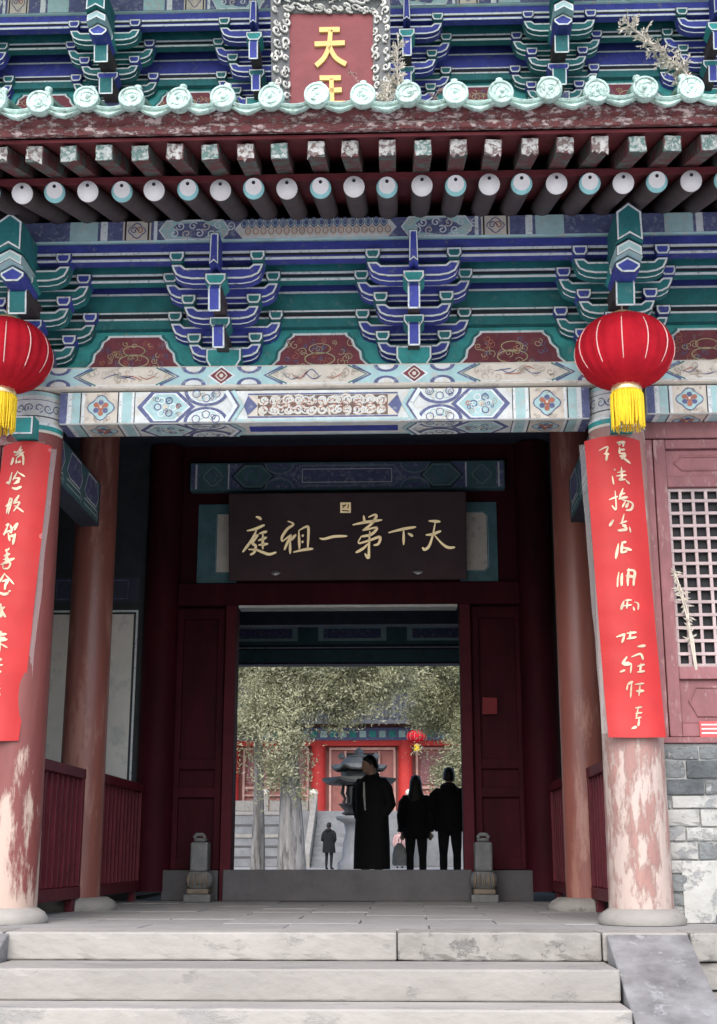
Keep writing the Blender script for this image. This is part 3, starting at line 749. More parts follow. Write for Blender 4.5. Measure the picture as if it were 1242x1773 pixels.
def pan_mesh():
    b = MB(); n = 8; rings = []
    for i in range(n + 1):
        t = -1 + 2 * i / n; x = t * .125; z = -.05 + .034 * t * t
        rings.append([(x, 0, z), (x, 4.2, z + 4.2 * TS), (x, 4.2, z + 4.2 * TS - .02), (x, 0, z - .02)])
    b.loft(rings, 'tile_body'); return mesh_of(b)
def cap_mesh():
    b = MB(); b.lathe([(.018, -.02), (.020, .02), (.026, .03), (.022, .045), (.001, .055)], (0, 0, 0), 'tile', 10); return mesh_of(b)
for i in range(-15, 16):
    x = TX + TP * i
    if abs(x) > 4.3: continue
    t = link('barrel_tile', shared('barrel', barrel_mesh), roof, (x, TY + .04, TZ + .012))
    dk = link('eave_disc', shared(('disc', i % 7), lambda: disc_mesh(i * 1.3)), roof, (x + rg.uniform(-.01, .01), TY - .012 + rg.uniform(-.012, .012), TZ + rg.uniform(-.010, .010)))
    dk.rotation_euler = (rg.uniform(-.14, .06), rg.uniform(-3, 3), rg.uniform(-.1, .1))
    link('tile_nail', shared('cap', cap_mesh), roof, (x + rg.uniform(-.01, .01), TY + .16, TZ + .012 + .12 * TS + .085))
    d2 = link('drip_tile', shared(('drip', i % 5), lambda: drip_mesh(i % 5)), roof, (x + TP / 2, TY + .01, TZ + .004 + rg.uniform(-.008, .008))); d2.rotation_euler = (rg.uniform(-.16, .05), rg.uniform(-.06, .06), rg.uniform(-.05, .05))
    link('pan_tile', shared('pan', pan_mesh), roof, (x + TP / 2, TY + .03, TZ + .015))
# ---- upper storey
UY = 2.1; UZ = 7.23; UC = -.07
USET = [UC + 1.40 * (k_ + .5) for k_ in (-3, -2, -1, 0, 1, 2)]
part('upper_wall', hall, 'maroon', [((-5.8, UY + .07, 5.6), (5.8, UY + .3, 8.6))])
part('flat_beam', hall, 'cream', [((-5.8, UY - .2, UZ - .18), (5.8, UY + .06, UZ - .003))], .02)
for i, x in enumerate(USET): bracket_set(x, UY, UZ, 'green' if i in (1, 4) else 'blue', i in (1, 4))
bracket_zone(UY, UZ, -5.8, 5.8, USET, UZ + .80, UZ + 1.06, 77, 'blue')
b = MB(); prof = [(.2, 8.42), (5.8, 10.0), (11.9, 7.9), (11.9, 8.05), (5.8, 10.2), (.2, 8.58)]
b.add([(-5.9, p, q) for p, q in prof] + [(5.9, p, q) for p, q in prof], [(0, 1, 2, 3, 4, 5), (11, 10, 9, 8, 7, 6)] + [((i_ + 1) % 6, i_, 6 + i_, 6 + (i_ + 1) % 6) for i_ in range(6)], 'tile_body'); b.build('upper_roof', hall)

# ---- porch, door wall, rear room
part('porch_ceiling', hall, 'night_paint', [((-5.8, .16, 4.72), (5.8, 4.6, 4.76))])
for yb in (1.0, 3.3):
    part('ceiling_beam', hall, 'night_paint', [((-5.7, yb - .12, 4.45), (5.7, yb + .12, 4.715))], .01)
for x in (-5.9, 5.7): part('end_wall', hall, 'brick', [((x, .1, 0), (x + .2, 10.3, 8.6))])
DW = 4.5
DC = -.025
# back wall of the side niches: white field with dark and pale border lines
for sg in (-1, 1):
    x0, x1 = (-5.7, -2.17) if sg < 0 else (2.12, 5.7)
    o = part('niche_wall', hall, 'grey_paint', [((x0, DW, 0), (x1, DW + .2, 4.72))])
    D = Deco(lambda u, v, h: Vector((u, DW - h, v)))
    ie = -2.23 if sg < 0 else 2.17; oe = sg * 5.5
    a, c = min(ie, oe), max(ie, oe)
    def fr(d, m, ly): D.rect(a + d, .3, c - d, 2.93 - d, m, ly)
    fr(.0, 'white_line', 0); fr(.022, 'grey_paint', 1); fr(.045, 'white_wall', 2)
    D.rect(a, 3.02, c, 3.28, 'night_paint', 1)
    for k_ in range(8):
        u = ie + sg * (.12 + k_ * .42); D.line([(u, 3.05), (u + sg * .34, 3.05), (u + sg * .34, 3.25), (u, 3.25)], .01, 'slate_blue', 2, closed=True)
    D.build('painted_pattern', o)
# wall around the door
OX0, OX1, OZ = -1.18, 1.13, 2.955
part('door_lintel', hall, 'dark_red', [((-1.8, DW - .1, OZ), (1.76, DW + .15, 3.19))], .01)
part('lintel_strip', hall, 'pale_grey', [((OX0 + .02, DW - .115, OZ - .032), (OX1 - .02, DW + .1, OZ - .003))], .004)
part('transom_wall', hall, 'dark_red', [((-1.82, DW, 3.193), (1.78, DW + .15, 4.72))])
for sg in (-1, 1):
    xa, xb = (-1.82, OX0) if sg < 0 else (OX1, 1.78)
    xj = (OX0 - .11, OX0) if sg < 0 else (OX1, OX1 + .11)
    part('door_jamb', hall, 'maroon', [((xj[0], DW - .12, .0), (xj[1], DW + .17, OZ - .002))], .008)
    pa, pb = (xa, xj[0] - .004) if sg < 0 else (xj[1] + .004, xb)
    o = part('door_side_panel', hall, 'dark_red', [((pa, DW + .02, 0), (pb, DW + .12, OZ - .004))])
    # frame rails over recessed boards
    for z0, z1 in ((.30, .42), (1.0, 1.10), (1.28, 1.38), (2.82, 2.93)):
        part('rail', o, 'dark_red', [((pa + .01, DW - .03, z0), (pb - .01, DW + .019, z1))], .006)
    for xx in (pa + .012, pb - .082): part('stile', o, 'dark_red', [((xx, DW - .034, .30), (xx + .07, DW + .018, 2.93))], .006)
    # pale teal panels either side of the sign
    ta, tb = (-1.62, -1.2) if sg < 0 else (1.15, 1.545)
    t = part('painted_panel', hall, 'teal_dull', [((ta, DW - .04, 3.205), (tb, DW - .001, 4.06))])
    D = Deco(lambda u, v, h: Vector((u, DW - .04 - h, v)))
    e = ta + .22 if sg < 0 else tb - .22
    pts = [(ta + .2, 3.32), (tb - .02, 3.32), (tb - .02, 3.95), (ta + .2, 3.95)] if sg < 0 else [(ta + .02, 3.32), (tb - .14, 3.32), (tb - .1, 3.36), (tb - .1, 3.91), (tb - .14, 3.95), (ta + .02, 3.95)]
    D.fill(pts, 'cream', 0); D.line(pts, .014, 'white_line', 1, closed=True); D.line([(u * .98 + .02 * (ta + tb) / 2, v) for u, v in pts], .01, 'green', 2, closed=True)
    D.build('painted_pattern', t)
# painted beam above the sign
o = part('painted_beam', hall, 'teal_dull', [((-1.71, DW - .12, 4.19), (1.64, DW - .001, 4.5))], .01)
D = Deco(lambda u, v, h: Vector((u + DC - .01, DW - .12 - h, 4.19 + v * .31)), .31)
D.rect(-1.66, .06, 1.66, .94, 'slate_blue', 0)
for sg in (-1, 1):
    for a, c, mm in ((1.62, 1.60, 'white_line'), (1.58, 1.28, 'teal_dull'), (1.27, 1.255, 'white_line')):
        D.rect(min(sg * a, sg * c), .06, max(sg * a, sg * c), .94, mm, 1)
    D.ring(sg * 1.43, .5, .09, .3, .012, 'slate_pale', 2, 18, 4); D.ring(sg * 1.43, .5, .045, .15, .012, 'slate_blue', 2, 10, 4)
    hx = [(1.23, .5), (1.1, .94), (.9, .94), (.78, .5), (.9, .06), (1.1, .06)]
    D.fill([(sg * a, v) for a, v in hx], 'teal_dull', 1); D.line([(sg * a, v) for a, v in hx], .016, 'black_line', 2, closed=True); D.line([(sg * (1.0 + (a - 1.0) * .85), .5 + (v - .5) * .82) for a, v in hx], .010, 'slate_pale', 3, closed=True)
    D.ring(sg * 1.0, .5, .08, .22, .012, 'slate_blue', 3, 16, 5)
    for v, s2 in ((.06, 1), (.94, -1)):
        D.line([(sg * .72 + .15 * math.cos(q), v + s2 * .36 * math.sin(q)) for q in [math.pi * i / 10 for i in range(11)]], .014, 'slate_pale', 3); D.line([(sg * .72 + .11 * math.cos(q), v + s2 * .26 * math.sin(q)) for q in [math.pi * i / 10 for i in range(11)]], .02, 'teal_dull', 3)
pts = [(-.58, .5), (-.5, .86), (.5, .86), (.58, .5), (.5, .14), (-.5, .14)]
D.fill(pts, 'slate_blue', 2); D.line(pts, .016, 'slate_pale', 3, closed=True); D.rect(-.48, .25, .48, .75, 'pale_grey', 3); D.rect(-.47, .28, .47, .72, 'slate_blue', 4)
D.build('painted_pattern', o)
# stone sill, bases beside it
part('threshold', hall, 'threshold', [((-1.245, DW - .2, 0), (1.20, DW - .125, .30))], .012)
for a, c in ((-1.86, -1.30), (1.24, 1.80)):
    part('base_stone', hall, 'threshold', [((a, DW - .14, 0), (c, DW - .036, .295))], .012)
# rear room
for sg in (-1, 1):
    x = 2.45 * sg
    part('passage_wall', hall, 'dark_red', [((min(x, x + .15 * sg), DW + .21, 0), (max(x, x + .15 * sg), 10.0, 4.72))])
part('rear_ceiling', hall, 'night_paint', [((-2.6, DW + .21, 3.9), (2.6, 10.0, 3.95))])
for yb in (6.2, 8.0):
    o = part('ceiling_beam', hall, 'night_paint', [((-2.44, yb - .1, 3.35), (2.44, yb + .1, 3.895))], .01)
    D = Deco(lambda u, v, h: Vector((u, yb - .1 - h, 3.55 + v * .34)))
    for u in (-1.1, 0, 1.1): D.rect(u - .5, .1, u + .5, .9, 'teal_dull', 0); D.rect(u - .32, .3, u + .32, .7, 'slate_pale', 1); D.line([(u - .36, .22), (u + .36, .22), (u + .36, .78), (u - .36, .78)], .012, 'teal', 1, closed=True)
    D.build('painted_pattern', o)
o = part('rear_lintel', hall, 'night_paint', [((-2.6, 10.0, 3.13), (2.6, 10.25, 4.72))])
D = Deco(lambda u, v, h: Vector((u, 10.0 - h, v)))
D.rect(-2.4, 3.16, 2.4, 3.34, 'teal_dull', 0); D.rect(-2.4, 3.42, 2.4, 3.74, 'teal_dull', 0)
for u in (-1.5, -.2, 1.1): D.rect(u - .5, 3.47, u + .5, 3.69, 'aqua', 1); D.rect(u - .42, 3.51, u + .42, 3.65, 'slate_blue', 2)
D.rect(-2.4, 3.365, 2.4, 3.38, 'white_line', 1); D.build('painted_pattern', o)
for x0, x1 in ((-5.7, -2.2), (2.2, 5.7)): part('rear_wall', hall, 'maroon', [((x0, 10.0, 0), (x1, 10.25, 4.72))])
part('rear_wall', hall, 'maroon', [((-5.7, 10.02, 4.725), (5.7, 10.24, 8.6))])
# cross beams from front to inner columns
for x in (-2.188, 2.088):
    o = part('cross_beam', hall, 'night_paint', [((x - .085, .17, 3.215), (x + .085, 2.05, 3.6))], .008)
    for sg in (-1, 1):
        D = Deco(lambda u, v, h: Vector((x + sg * (.085 + h), u, 3.215 + v * .385)), .4)
        D.rect(.22, .04, 1.98, .96, 'teal_dull', 0)
        for k_ in range(3):
            u0 = .3 + k_ * .58
            pts = [(u0, .45), (u0 + .12, .92), (u0 + .42, .92), (u0 + .5, .6), (u0 + .42, .35), (u0 + .1, .35)]
            D.fill(pts, 'slate_blue', 1); D.line(pts, .014, 'white_line', 2, closed=True)
            D.line([(u0, .28), (u0 + .45, .28), (u0 + .5, .16)], .012, 'white_line', 2); D.line([(u0, .16), (u0 + .45, .16), (u0 + .48, .08)], .012, 'aqua', 2)
        D.build('painted_pattern', o)
# ---- side bays: lintel, window frames, lattice, brick apron
def side_bay(sg):
    fx = lambda u: sg * u if sg > 0 else sg * u - .02
    def bx(name, parent, m, u0, u1, y0, y1, z0, z1, bev=.006):
        a, c = sorted((fx(u0), fx(u1))); return part(name, parent, m, [((a, y0, z0), (c, y1, z1))], bev)
    bx('bay_lintel', hall, 'frame_red', 2.26, 5.4, .02, .18, 3.325, 3.448)
    bx('bay_post', hall, 'frame_red', 2.24, 2.345, .04, .16, 1.205, 3.322)
    for k_, (u0, u1) in enumerate(((2.35, 3.34), (3.35, 4.34), (4.35, 5.38))):
        W0 = bx('window', hall, 'frame_red', u0, u0 + .085, .03, .13, 1.21, 3.318)
        bx('stile', W0, 'frame_red', u1 - .085, u1, .03, .13, 1.21, 3.318)
        for z0, z1 in ((1.21, 1.30), (1.60, 1.685), (2.965, 3.045), (3.25, 3.318)): bx('rail', W0, 'frame_red', u0 + .087, u1 - .087, .034, .126, z0, z1)
        for z0, z1 in ((1.302, 1.598), (3.047, 3.248)):
            pn = bx('panel', W0, 'frame_red', u0 + .088, u1 - .088, .065, .10, z0, z1)
            b = MB(); ua, ub = sorted((fx(u0 + .15), fx(u1 - .15))); za, zb = z0 + .05, z1 - .05; e = .05
            ring = [(ua, (za + zb) / 2), (ua + e, zb), (ub - e, zb), (ub, (za + zb) / 2), (ub - e, za), (ua + e, za), (ua, (za + zb) / 2)]
            b.tube([(p, .064, q) for p, q in ring], .009, 'frame_red', 6); b.build('moulding', pn)
        if k_ == 2: continue
        bx('shade_sheet', W0, 'dark_void', u0 + .088, u1 - .088, .105, .112, 1.687, 2.963)  # near-black sheet: shade behind the lattice painted as a flat colour
        lu0, lu1 = u0 + .088, u1 - .088; n = 9
        for i in range(n + 1):
            u = lu0 + (lu1 - lu0) * i / n; u = min(max(u, lu0 + .011), lu1 - .011)
            bx('lattice_bar', W0, 'lattice_pale', u - .011, u + .011, .070, .092, 1.687, 2.963, .002)
        nz_ = 14
        for i in range(nz_ + 1):
            z = 1.687 + (2.963 - 1.687) * i / nz_; z = min(max(z, 1.699), 2.951)
            bx('lattice_bar', W0, 'lattice_pale', lu0, lu1, .066, .088, z - .011, z + .011, .002)
    bx('window_sill', hall, 'frame_red', 2.25, 5.4, -.0, .2, 1.165, 1.205)
    wall = bx('brick_apron', hall, 'mortar', 2.24, 5.4, .03, .25, 0, 1.162, 0)
    r2 = random.Random(5 if sg > 0 else 6); z = .006; r_ = 0
    while z < 1.14:
        h = r2.uniform(.082, .125); h = min(h, 1.156 - z)
        if h < .03: break
        u = 2.25 - (.12 if r_ % 2 else 0)
        while u < 5.3:
            l = r2.uniform(.2, .36); a = max(u, 2.245); c = min(u + l - .010, 5.39)
            if c - a > .03:
                d = r2.uniform(-.004, .012)
                big = (z < .40 and 2.36 < (a + c) / 2 < 2.68)
                if not big:
                    xa, xb = sorted((fx(a), fx(c)))
                    if a < 3.6: stone_block('brick', wall, xa, xb, .018 - d, .06, z, z + h - .009, ('plaster' if 2.28 < (a + c) / 2 < 2.72 and z < .82 and r2.random() < .75 else r2.choice(('brick', 'brick', 'brick_dark'))), r2.random() * 50, .009)
                    else: part('brick', wall, r2.choice(('brick', 'brick_dark')), [((xa, .018 - d, z), (xb, .06, z + h - .009))], .006)
            u += l
        z += h; r_ += 1
    xa, xb = sorted((fx(2.37), fx(2.66)))
    stone_block('corner_stone', wall, xa, xb, .008, .06, .004, .40, 'plaster', 3, .006)
side_bay(1); side_bay(-1)

# ================================================================== THINGS ON AND IN THE HALL
# ---- railings along the passage
def railing(x, y0, y1, label):
    r = empty('railing', (x, (y0 + y1) / 2, 0)); tag(r, label, 'railing', 'red railings beside the doorway passage')
    def p(name, a, b_, c, d): return on(part(name, None, 'rail_red', [((x + a, b_, c), (x + a * -1, d[0], d[1]))], .006), r)
    p('top_rail', -.045, y0, 1.045, (y1, 1.125)); p('bottom_rail', -.045, y0, .10, (y1, .19))
    p('rail_foot', -.03, y0 + .1, .0, (y0 + .2, .098)); p('rail_foot', -.03, y1 - .2, .0, (y1 - .1, .098))
    for e in (y0, y1 - .06): p('post', -.04, e + .001, .192, (e + .059, 1.043))
    n = int((y1 - y0 - .12) / .15)
    for i in range(n):
        yc = y0 + .06 + (i + .5) * (y1 - y0 - .12) / n; p('baluster', -.02, yc - .02, .192, (yc + .02, 1.043))
railing(-2.13, .24, 1.98, 'red railing between the left front column and the left inner column')
railing(-2.10, 2.42, 4.28, 'red railing behind the left inner column, running to the door wall')
railing(2.08, .24, 1.98, 'red railing between the right front column and the right inner column')
railing(2.02, 2.42, 4.28, 'red railing behind the right inner column, running to the door wall')
# ---- carved door stones
def door_stone(x, label):
    yc = DW - .42
    r = empty('door_stone', (x, yc, 0)); tag(r, label, 'stone pier', 'carved stone piers at the doorway')
    on(part('base', None, 'pier', [((x - .13, yc - .13, .001), (x + .13, yc + .2, .075))], .01), r)
    b = MB(); b.box((x - .105, yc - .105, .076), (x + .105, yc + .18, .125), 'pier_lit_warm'); on(b.build('waist', None, bevel=.012), r)
    b = MB()
    rings = []
    for z, s_ in ((.126, .10), (.15, .125), (.20, .14), (.25, .13), (.285, .10)):
        rings.append([(x + s_ * math.copysign(abs(math.cos(q)) ** .6, math.cos(q)), yc + .03 + s_ * math.copysign(abs(math.sin(q)) ** .6, math.sin(q)), z) for q in [2 * math.pi * j / 24 for j in range(24)]])
    b.loft(rings, 'pier'); body = on(b.build('carved_belly', None), r)
    for i in range(5):
        u = -.09 + i * .045
        q = MB(); q.tube([(x + u, yc - .075, .145), (x + u, yc - .112, .18), (x + u * .95, yc - .115, .225), (x + u * .9, yc - .09, .262)], [.010, .014, .014, .008], 'pier_lit_warm', 8); on(q.build('carved_petal', None), r)
    b = MB(); b.box((x - .085, yc - .07, .286), (x + .085, yc + .14, .56), 'pier'); b.box((x - .06, yc - .05, .561), (x + .06, yc + .12, .60), 'pier'); on(b.build('upright_slab', None, bevel=.02), r)
    b = MB(); b.tube([(x - .05, yc - .045, .60), (x - .03, yc - .055, .63), (x + .03, yc - .055, .63), (x + .05, yc - .045, .60)], .02, 'pier', 8); on(b.build('carved_crest', None), r)
door_stone(-1.44, 'small carved grey stone pier left of the threshold')
door_stone(1.30, 'small carved stone pier with orange light painted on its belly right of the threshold')
# ---- main sign over the door
SB, ST = 3.20, 4.09
SYB, SYT = DW - .16, DW - .36
sign = empty('hanging_sign', (DC, DW - .2, SB)); tag(sign, 'dark lacquered board with six gilt characters over the doorway', 'sign')
def sgn(u, v, h):      # u,v in photo pixels on the board face
    t = (1010 - v) / 142.; x = -1.262 + (u - 400) / 405. * 2.475
    n_ = Vector((0, -math.cos(.22), -math.sin(.22)))
    return Vector((x, SYB + (SYT - SYB) * t, SB + (ST - SB) * t)) + n_ * h
b = MB(); c4 = [sgn(u, v, 0) for u, v in ((400, 1010), (805, 1010), (805, 868), (400, 868))]; c8 = c4 + [p + Vector((0, .05, .01)) for p in c4]
b.add(c8, [(0, 1, 2, 3), (7, 6, 5, 4), (1, 0, 4, 5), (2, 1, 5, 6), (3, 2, 6, 7), (0, 3, 7, 4)], 'board'); on(b.build('board', None, bevel=.008), sign)
S5 = lambda pts: [(410 + x * .161, 880 + y * .161) for x, y in pts]
S6 = lambda pts: [(590 + x * .1691, 880 + y * .1691) for x, y in pts]
CH = [
 [S5(p) for p in ([(228, 162), (260, 170), (288, 192)], [(132, 302), (220, 285), (322, 244)], [(240, 285), (180, 400), (85, 518)], [(262, 332), (350, 310)], [(302, 322), (300, 490)], [(252, 402), (345, 370)], [(255, 447), (358, 435)], [(215, 360), (250, 345), (192, 428), (226, 455), (208, 520), (165, 545)], [(148, 490), (230, 495), (300, 520), (370, 541), (445, 520)])],
 [S5(p) for p in ([(566, 208), (628, 240), (560, 290), (505, 370), (508, 415)], [(508, 415), (602, 350), (560, 430), (528, 500)], [(592, 390), (590, 540)], [(600, 405), (655, 342)], [(684, 300), (690, 492)], [(690, 300), (768, 265), (787, 300), (776, 492)], [(715, 350), (735, 362)], [(712, 412), (732, 424)], [(622, 522), (740, 497), (836, 488)])],
 [S5(p) for p in ([(903, 382), (950, 391), (1060, 367), (1197, 364)],)],
 [S6(p) for p in ([(128, 240), (250, 217), (428, 194)], [(240, 150), (252, 222)], [(288, 168), (350, 145), (368, 165), (310, 240), (228, 296)], [(228, 296), (372, 268), (318, 332), (212, 352)], [(215, 350), (188, 415), (300, 388), (392, 358), (405, 378), (385, 425), (338, 436)], [(302, 300), (292, 450), (286, 556), (250, 514)], [(286, 420), (230, 468), (158, 506)])],
 [S6(p) for p in ([(488, 318), (620, 287), (768, 264)], [(642, 283), (640, 436)], [(684, 324), (736, 354)])],
 [S6(p) for p in ([(893, 208), (1012, 216)], [(863, 342), (930, 336), (1018, 304)], [(962, 214), (932, 350), (895, 448), (850, 482), (828, 458)], [(948, 342), (1030, 430), (1090, 464), (1155, 461)])]]
for ch in CH:
    D = Deco(sgn)
    for st in ch: D.line(smooth_line(st, 5), 3.5, 'gilt', 1, taper=True, thick=.012)
    on(D.b.build('character', None), sign)
D = Deco(sgn); D.fill([(591, 901), (609, 901), (609, 884), (591, 884)], 'gilt', 2)
for p in ([(594, 897), (606, 898)], [(595, 893), (601, 887)], [(604, 894), (605, 887)], [(594, 889), (600, 889)]): D.line(p, 1.6, 'board', 3)
on(D.b.build('seal_mark', None), sign)
for px_ in (480, 722):
    b = MB(); c = sgn(px_, 1001, .015)
    for k_ in range(5):
        q = R(-60 + 30 * k_); b.tube([c, c + Vector((math.sin(q) * .035, -.01, math.cos(q) * .03)), c + Vector((math.sin(q) * .065, -.004, math.cos(q) * .04 + .012))], [.008, .011, .002], 'silver', 6)
    on(b.build('lotus_bracket', None), sign)
# red disc on the right door panel
b = MB(); c = at(848, 1222, DW - .036); b.prism_y([(-.075, -.085), (.075, -.085), (.078, .08), (-.07, .086)], -.004, .001, 'cloth_dark')
o = b.build('red_paper', None, c); tag(o, 'small square of red paper on the dark panel right of the doorway', 'paper')
# ---- plaque on the upper storey
PY = .82
def plq(u, v, h):
    p = at(u, v, PY); p.y += (p.z - 7.0) * -.12; return p + Vector((0, -h, -.1 * h))
plaque = empty('name_plaque', plq(575, 180, 0)); tag(plaque, 'red plaque with gold characters in a carved frame under the upper eave', 'plaque')
b = MB(); c4 = [plq(u, v, 0) for u, v in ((500, 420), (648, 420), (648, 22), (500, 22))]; c8 = c4 + [p + Vector((0, .06, 0)) for p in c4]
b.add(c8, [(0, 1, 2, 3), (7, 6, 5, 4), (1, 0, 4, 5), (2, 1, 5, 6), (3, 2, 6, 7), (0, 3, 7, 4)], 'plaque_red'); on(b.build('board', None), plaque)
SP = lambda pts: [(430 + x * .2415, x_ * .2415) for x, x_ in pts]
for ch in ([[(512, 236), (658, 234)], [(478, 331), (694, 322)], [(592, 238), (580, 345), (545, 420), (486, 474)], [(582, 345), (628, 420), (702, 464)]],
           [[(512, 556), (664, 554)], [(525, 642), (670, 634)], [(596, 556), (600, 730)], [(500, 728), (694, 724)]]):
    D = Deco(plq)
    for st in ch: D.line(smooth_line(SP(st), 5), 7.6, 'gold_paint', 1, thick=.018)
    on(D.b.build('character', None), plaque)
# frame: four flaring boards covered with carved scrolls
def frame_side(q4, nm, sd, nu, nv, r):
    b = MB(); P = [plq(u, v, h) for u, v, h in q4]; b.add(P + [p + Vector((0, .05, 0)) for p in P], [(0, 1, 2, 3), (7, 6, 5, 4), (1, 0, 4, 5), (2, 1, 5, 6), (3, 2, 6, 7), (0, 3, 7, 4)], 'pier')
    r2 = random.Random(sd)
    for i in range(nu):
        for j in range(nv):
            s_, t = (i + .5 + r2.uniform(-.2, .2)) / nu, (j + .5 + r2.uniform(-.25, .25)) / nv
            c = P[0].lerp(P[1], s_).lerp(P[3].lerp(P[2], s_), t)
            ux = (P[1] - P[0]).normalized(); vx = (P[3] - P[0]).normalized(); nn = ux.cross(vx).normalized()
            if nn.y > 0: nn = -nn
            hand = r2.choice((1, -1)); a0 = r2.uniform(0, 6.3); rr = r * r2.uniform(.7, 1.2)
            sp = [c + nn * .012 + (ux * math.cos(a0 + hand * q * 7) + vx * math.sin(a0 + hand * q * 7)) * rr * (1 - .8 * q) for q in [k_ / 9 for k_ in range(10)]]
            b.tube(sp, [.006 + .007 * math.sin(math.pi * min(1, k_ / 9 + .15)) for k_ in range(10)], 'carving', 5)
    on(b.build(nm, None), plaque)
frame_side([(500, 420, 0.004), (472, 420, .11), (472, 8, .11), (502, 30, .004)], 'carved_frame_side', 1, 2, 26, .04)
frame_side([(678, 420, .11), (648, 420, 0.004), (646, 30, .004), (676, 8, .11)], 'carved_frame_side', 2, 2, 26, .04)
frame_side([(502, 30, .006), (646, 30, .006), (702, -22, .16), (448, -22, .16)], 'carved_frame_top', 3, 16, 4, .042)
# ---- hanging lanterns
def lantern(x, y, z, label, group='red lanterns in front of the columns', rad=.328, hh=.255, cord=4.72):
    r = empty('lantern', (x, y, z)); tag(r, label, 'lantern', group)
    b = MB(); prof = []
    for i in range(21):
        q = -math.pi / 2 + math.pi * i / 20; prof.append((max(.075, rad * math.cos(q) ** .86) if 0 < i < 20 else .075, hh * math.sin(q)))
    b.lathe(prof, (0, 0, 0), 'lantern_red', 96, lobes=24, amp=.035); b.build('shade', r)
    for i in range(12):
        q = 2 * math.pi * (i + .5) / 12 + .06
        wv = [(max(.07, rad * math.cos(-1.47 + 2.9 * t)) ** 1 * 1.018, hh * math.sin(-1.47 + 2.9 * t)) for t in [k_ / 16 for k_ in range(17)]]
        b = MB(); b.tube([(a * math.cos(q), a * math.sin(q), c) for a, c in wv], .0046, 'lantern_wire', 5); b.build('wire_rib', r)
    b = MB(); b.lathe([(.085, hh - .02), (.09, hh + .015), (.06, hh + .03), (.02, hh + .035)], (0, 0, 0), 'gilt', 24); b.build('top_cap', r)
    b = MB(); b.lathe([(.10, -hh - .035), (.105, -hh - .02), (.088, -hh + .02)], (0, 0, 0), 'gilt', 24); b.build('bottom_ring', r)
    b = MB(); r5 = random.Random(int(x * 10) + 3)
    b.lathe([(.085, -hh - .20), (.098, -hh - .12), (.10, -hh - .05), (.08, -hh - .032)], (0, 0, 0), 'tassel', 24)
    for j in range(84):
        q = 2 * math.pi * j / 84 + r5.uniform(-.02, .02); r0 = r5.uniform(.098, .108); L5 = r5.uniform(.265, .30)
        pts = [((r0 + d5) * math.cos(q + w5), (r0 + d5) * math.sin(q + w5), -hh - z5) for z5, d5, w5 in ((.032, -.012, 0), (.06, .002, 0), (.15, r5.uniform(-.002, .006), r5.uniform(-.03, .03)), (L5, r5.uniform(-.012, .006), r5.uniform(-.06, .06)))]
        b.tube(pts, [.005, .0052, .005, .0036], 'tassel', 5)
    b.build('tassel', r)['kind'] = 'stuff'
    b = MB(); b.tube([(0, 0, hh + .03), (0, 0, cord - z)], .006, 'twig', 6); b.build('cord', r)
lantern(2.065, -.62, 3.735, 'red silk lantern with yellow tassel by the right front column')
lantern(-2.185, -.62, 3.765, 'red silk lantern with yellow tassel by the left front column')
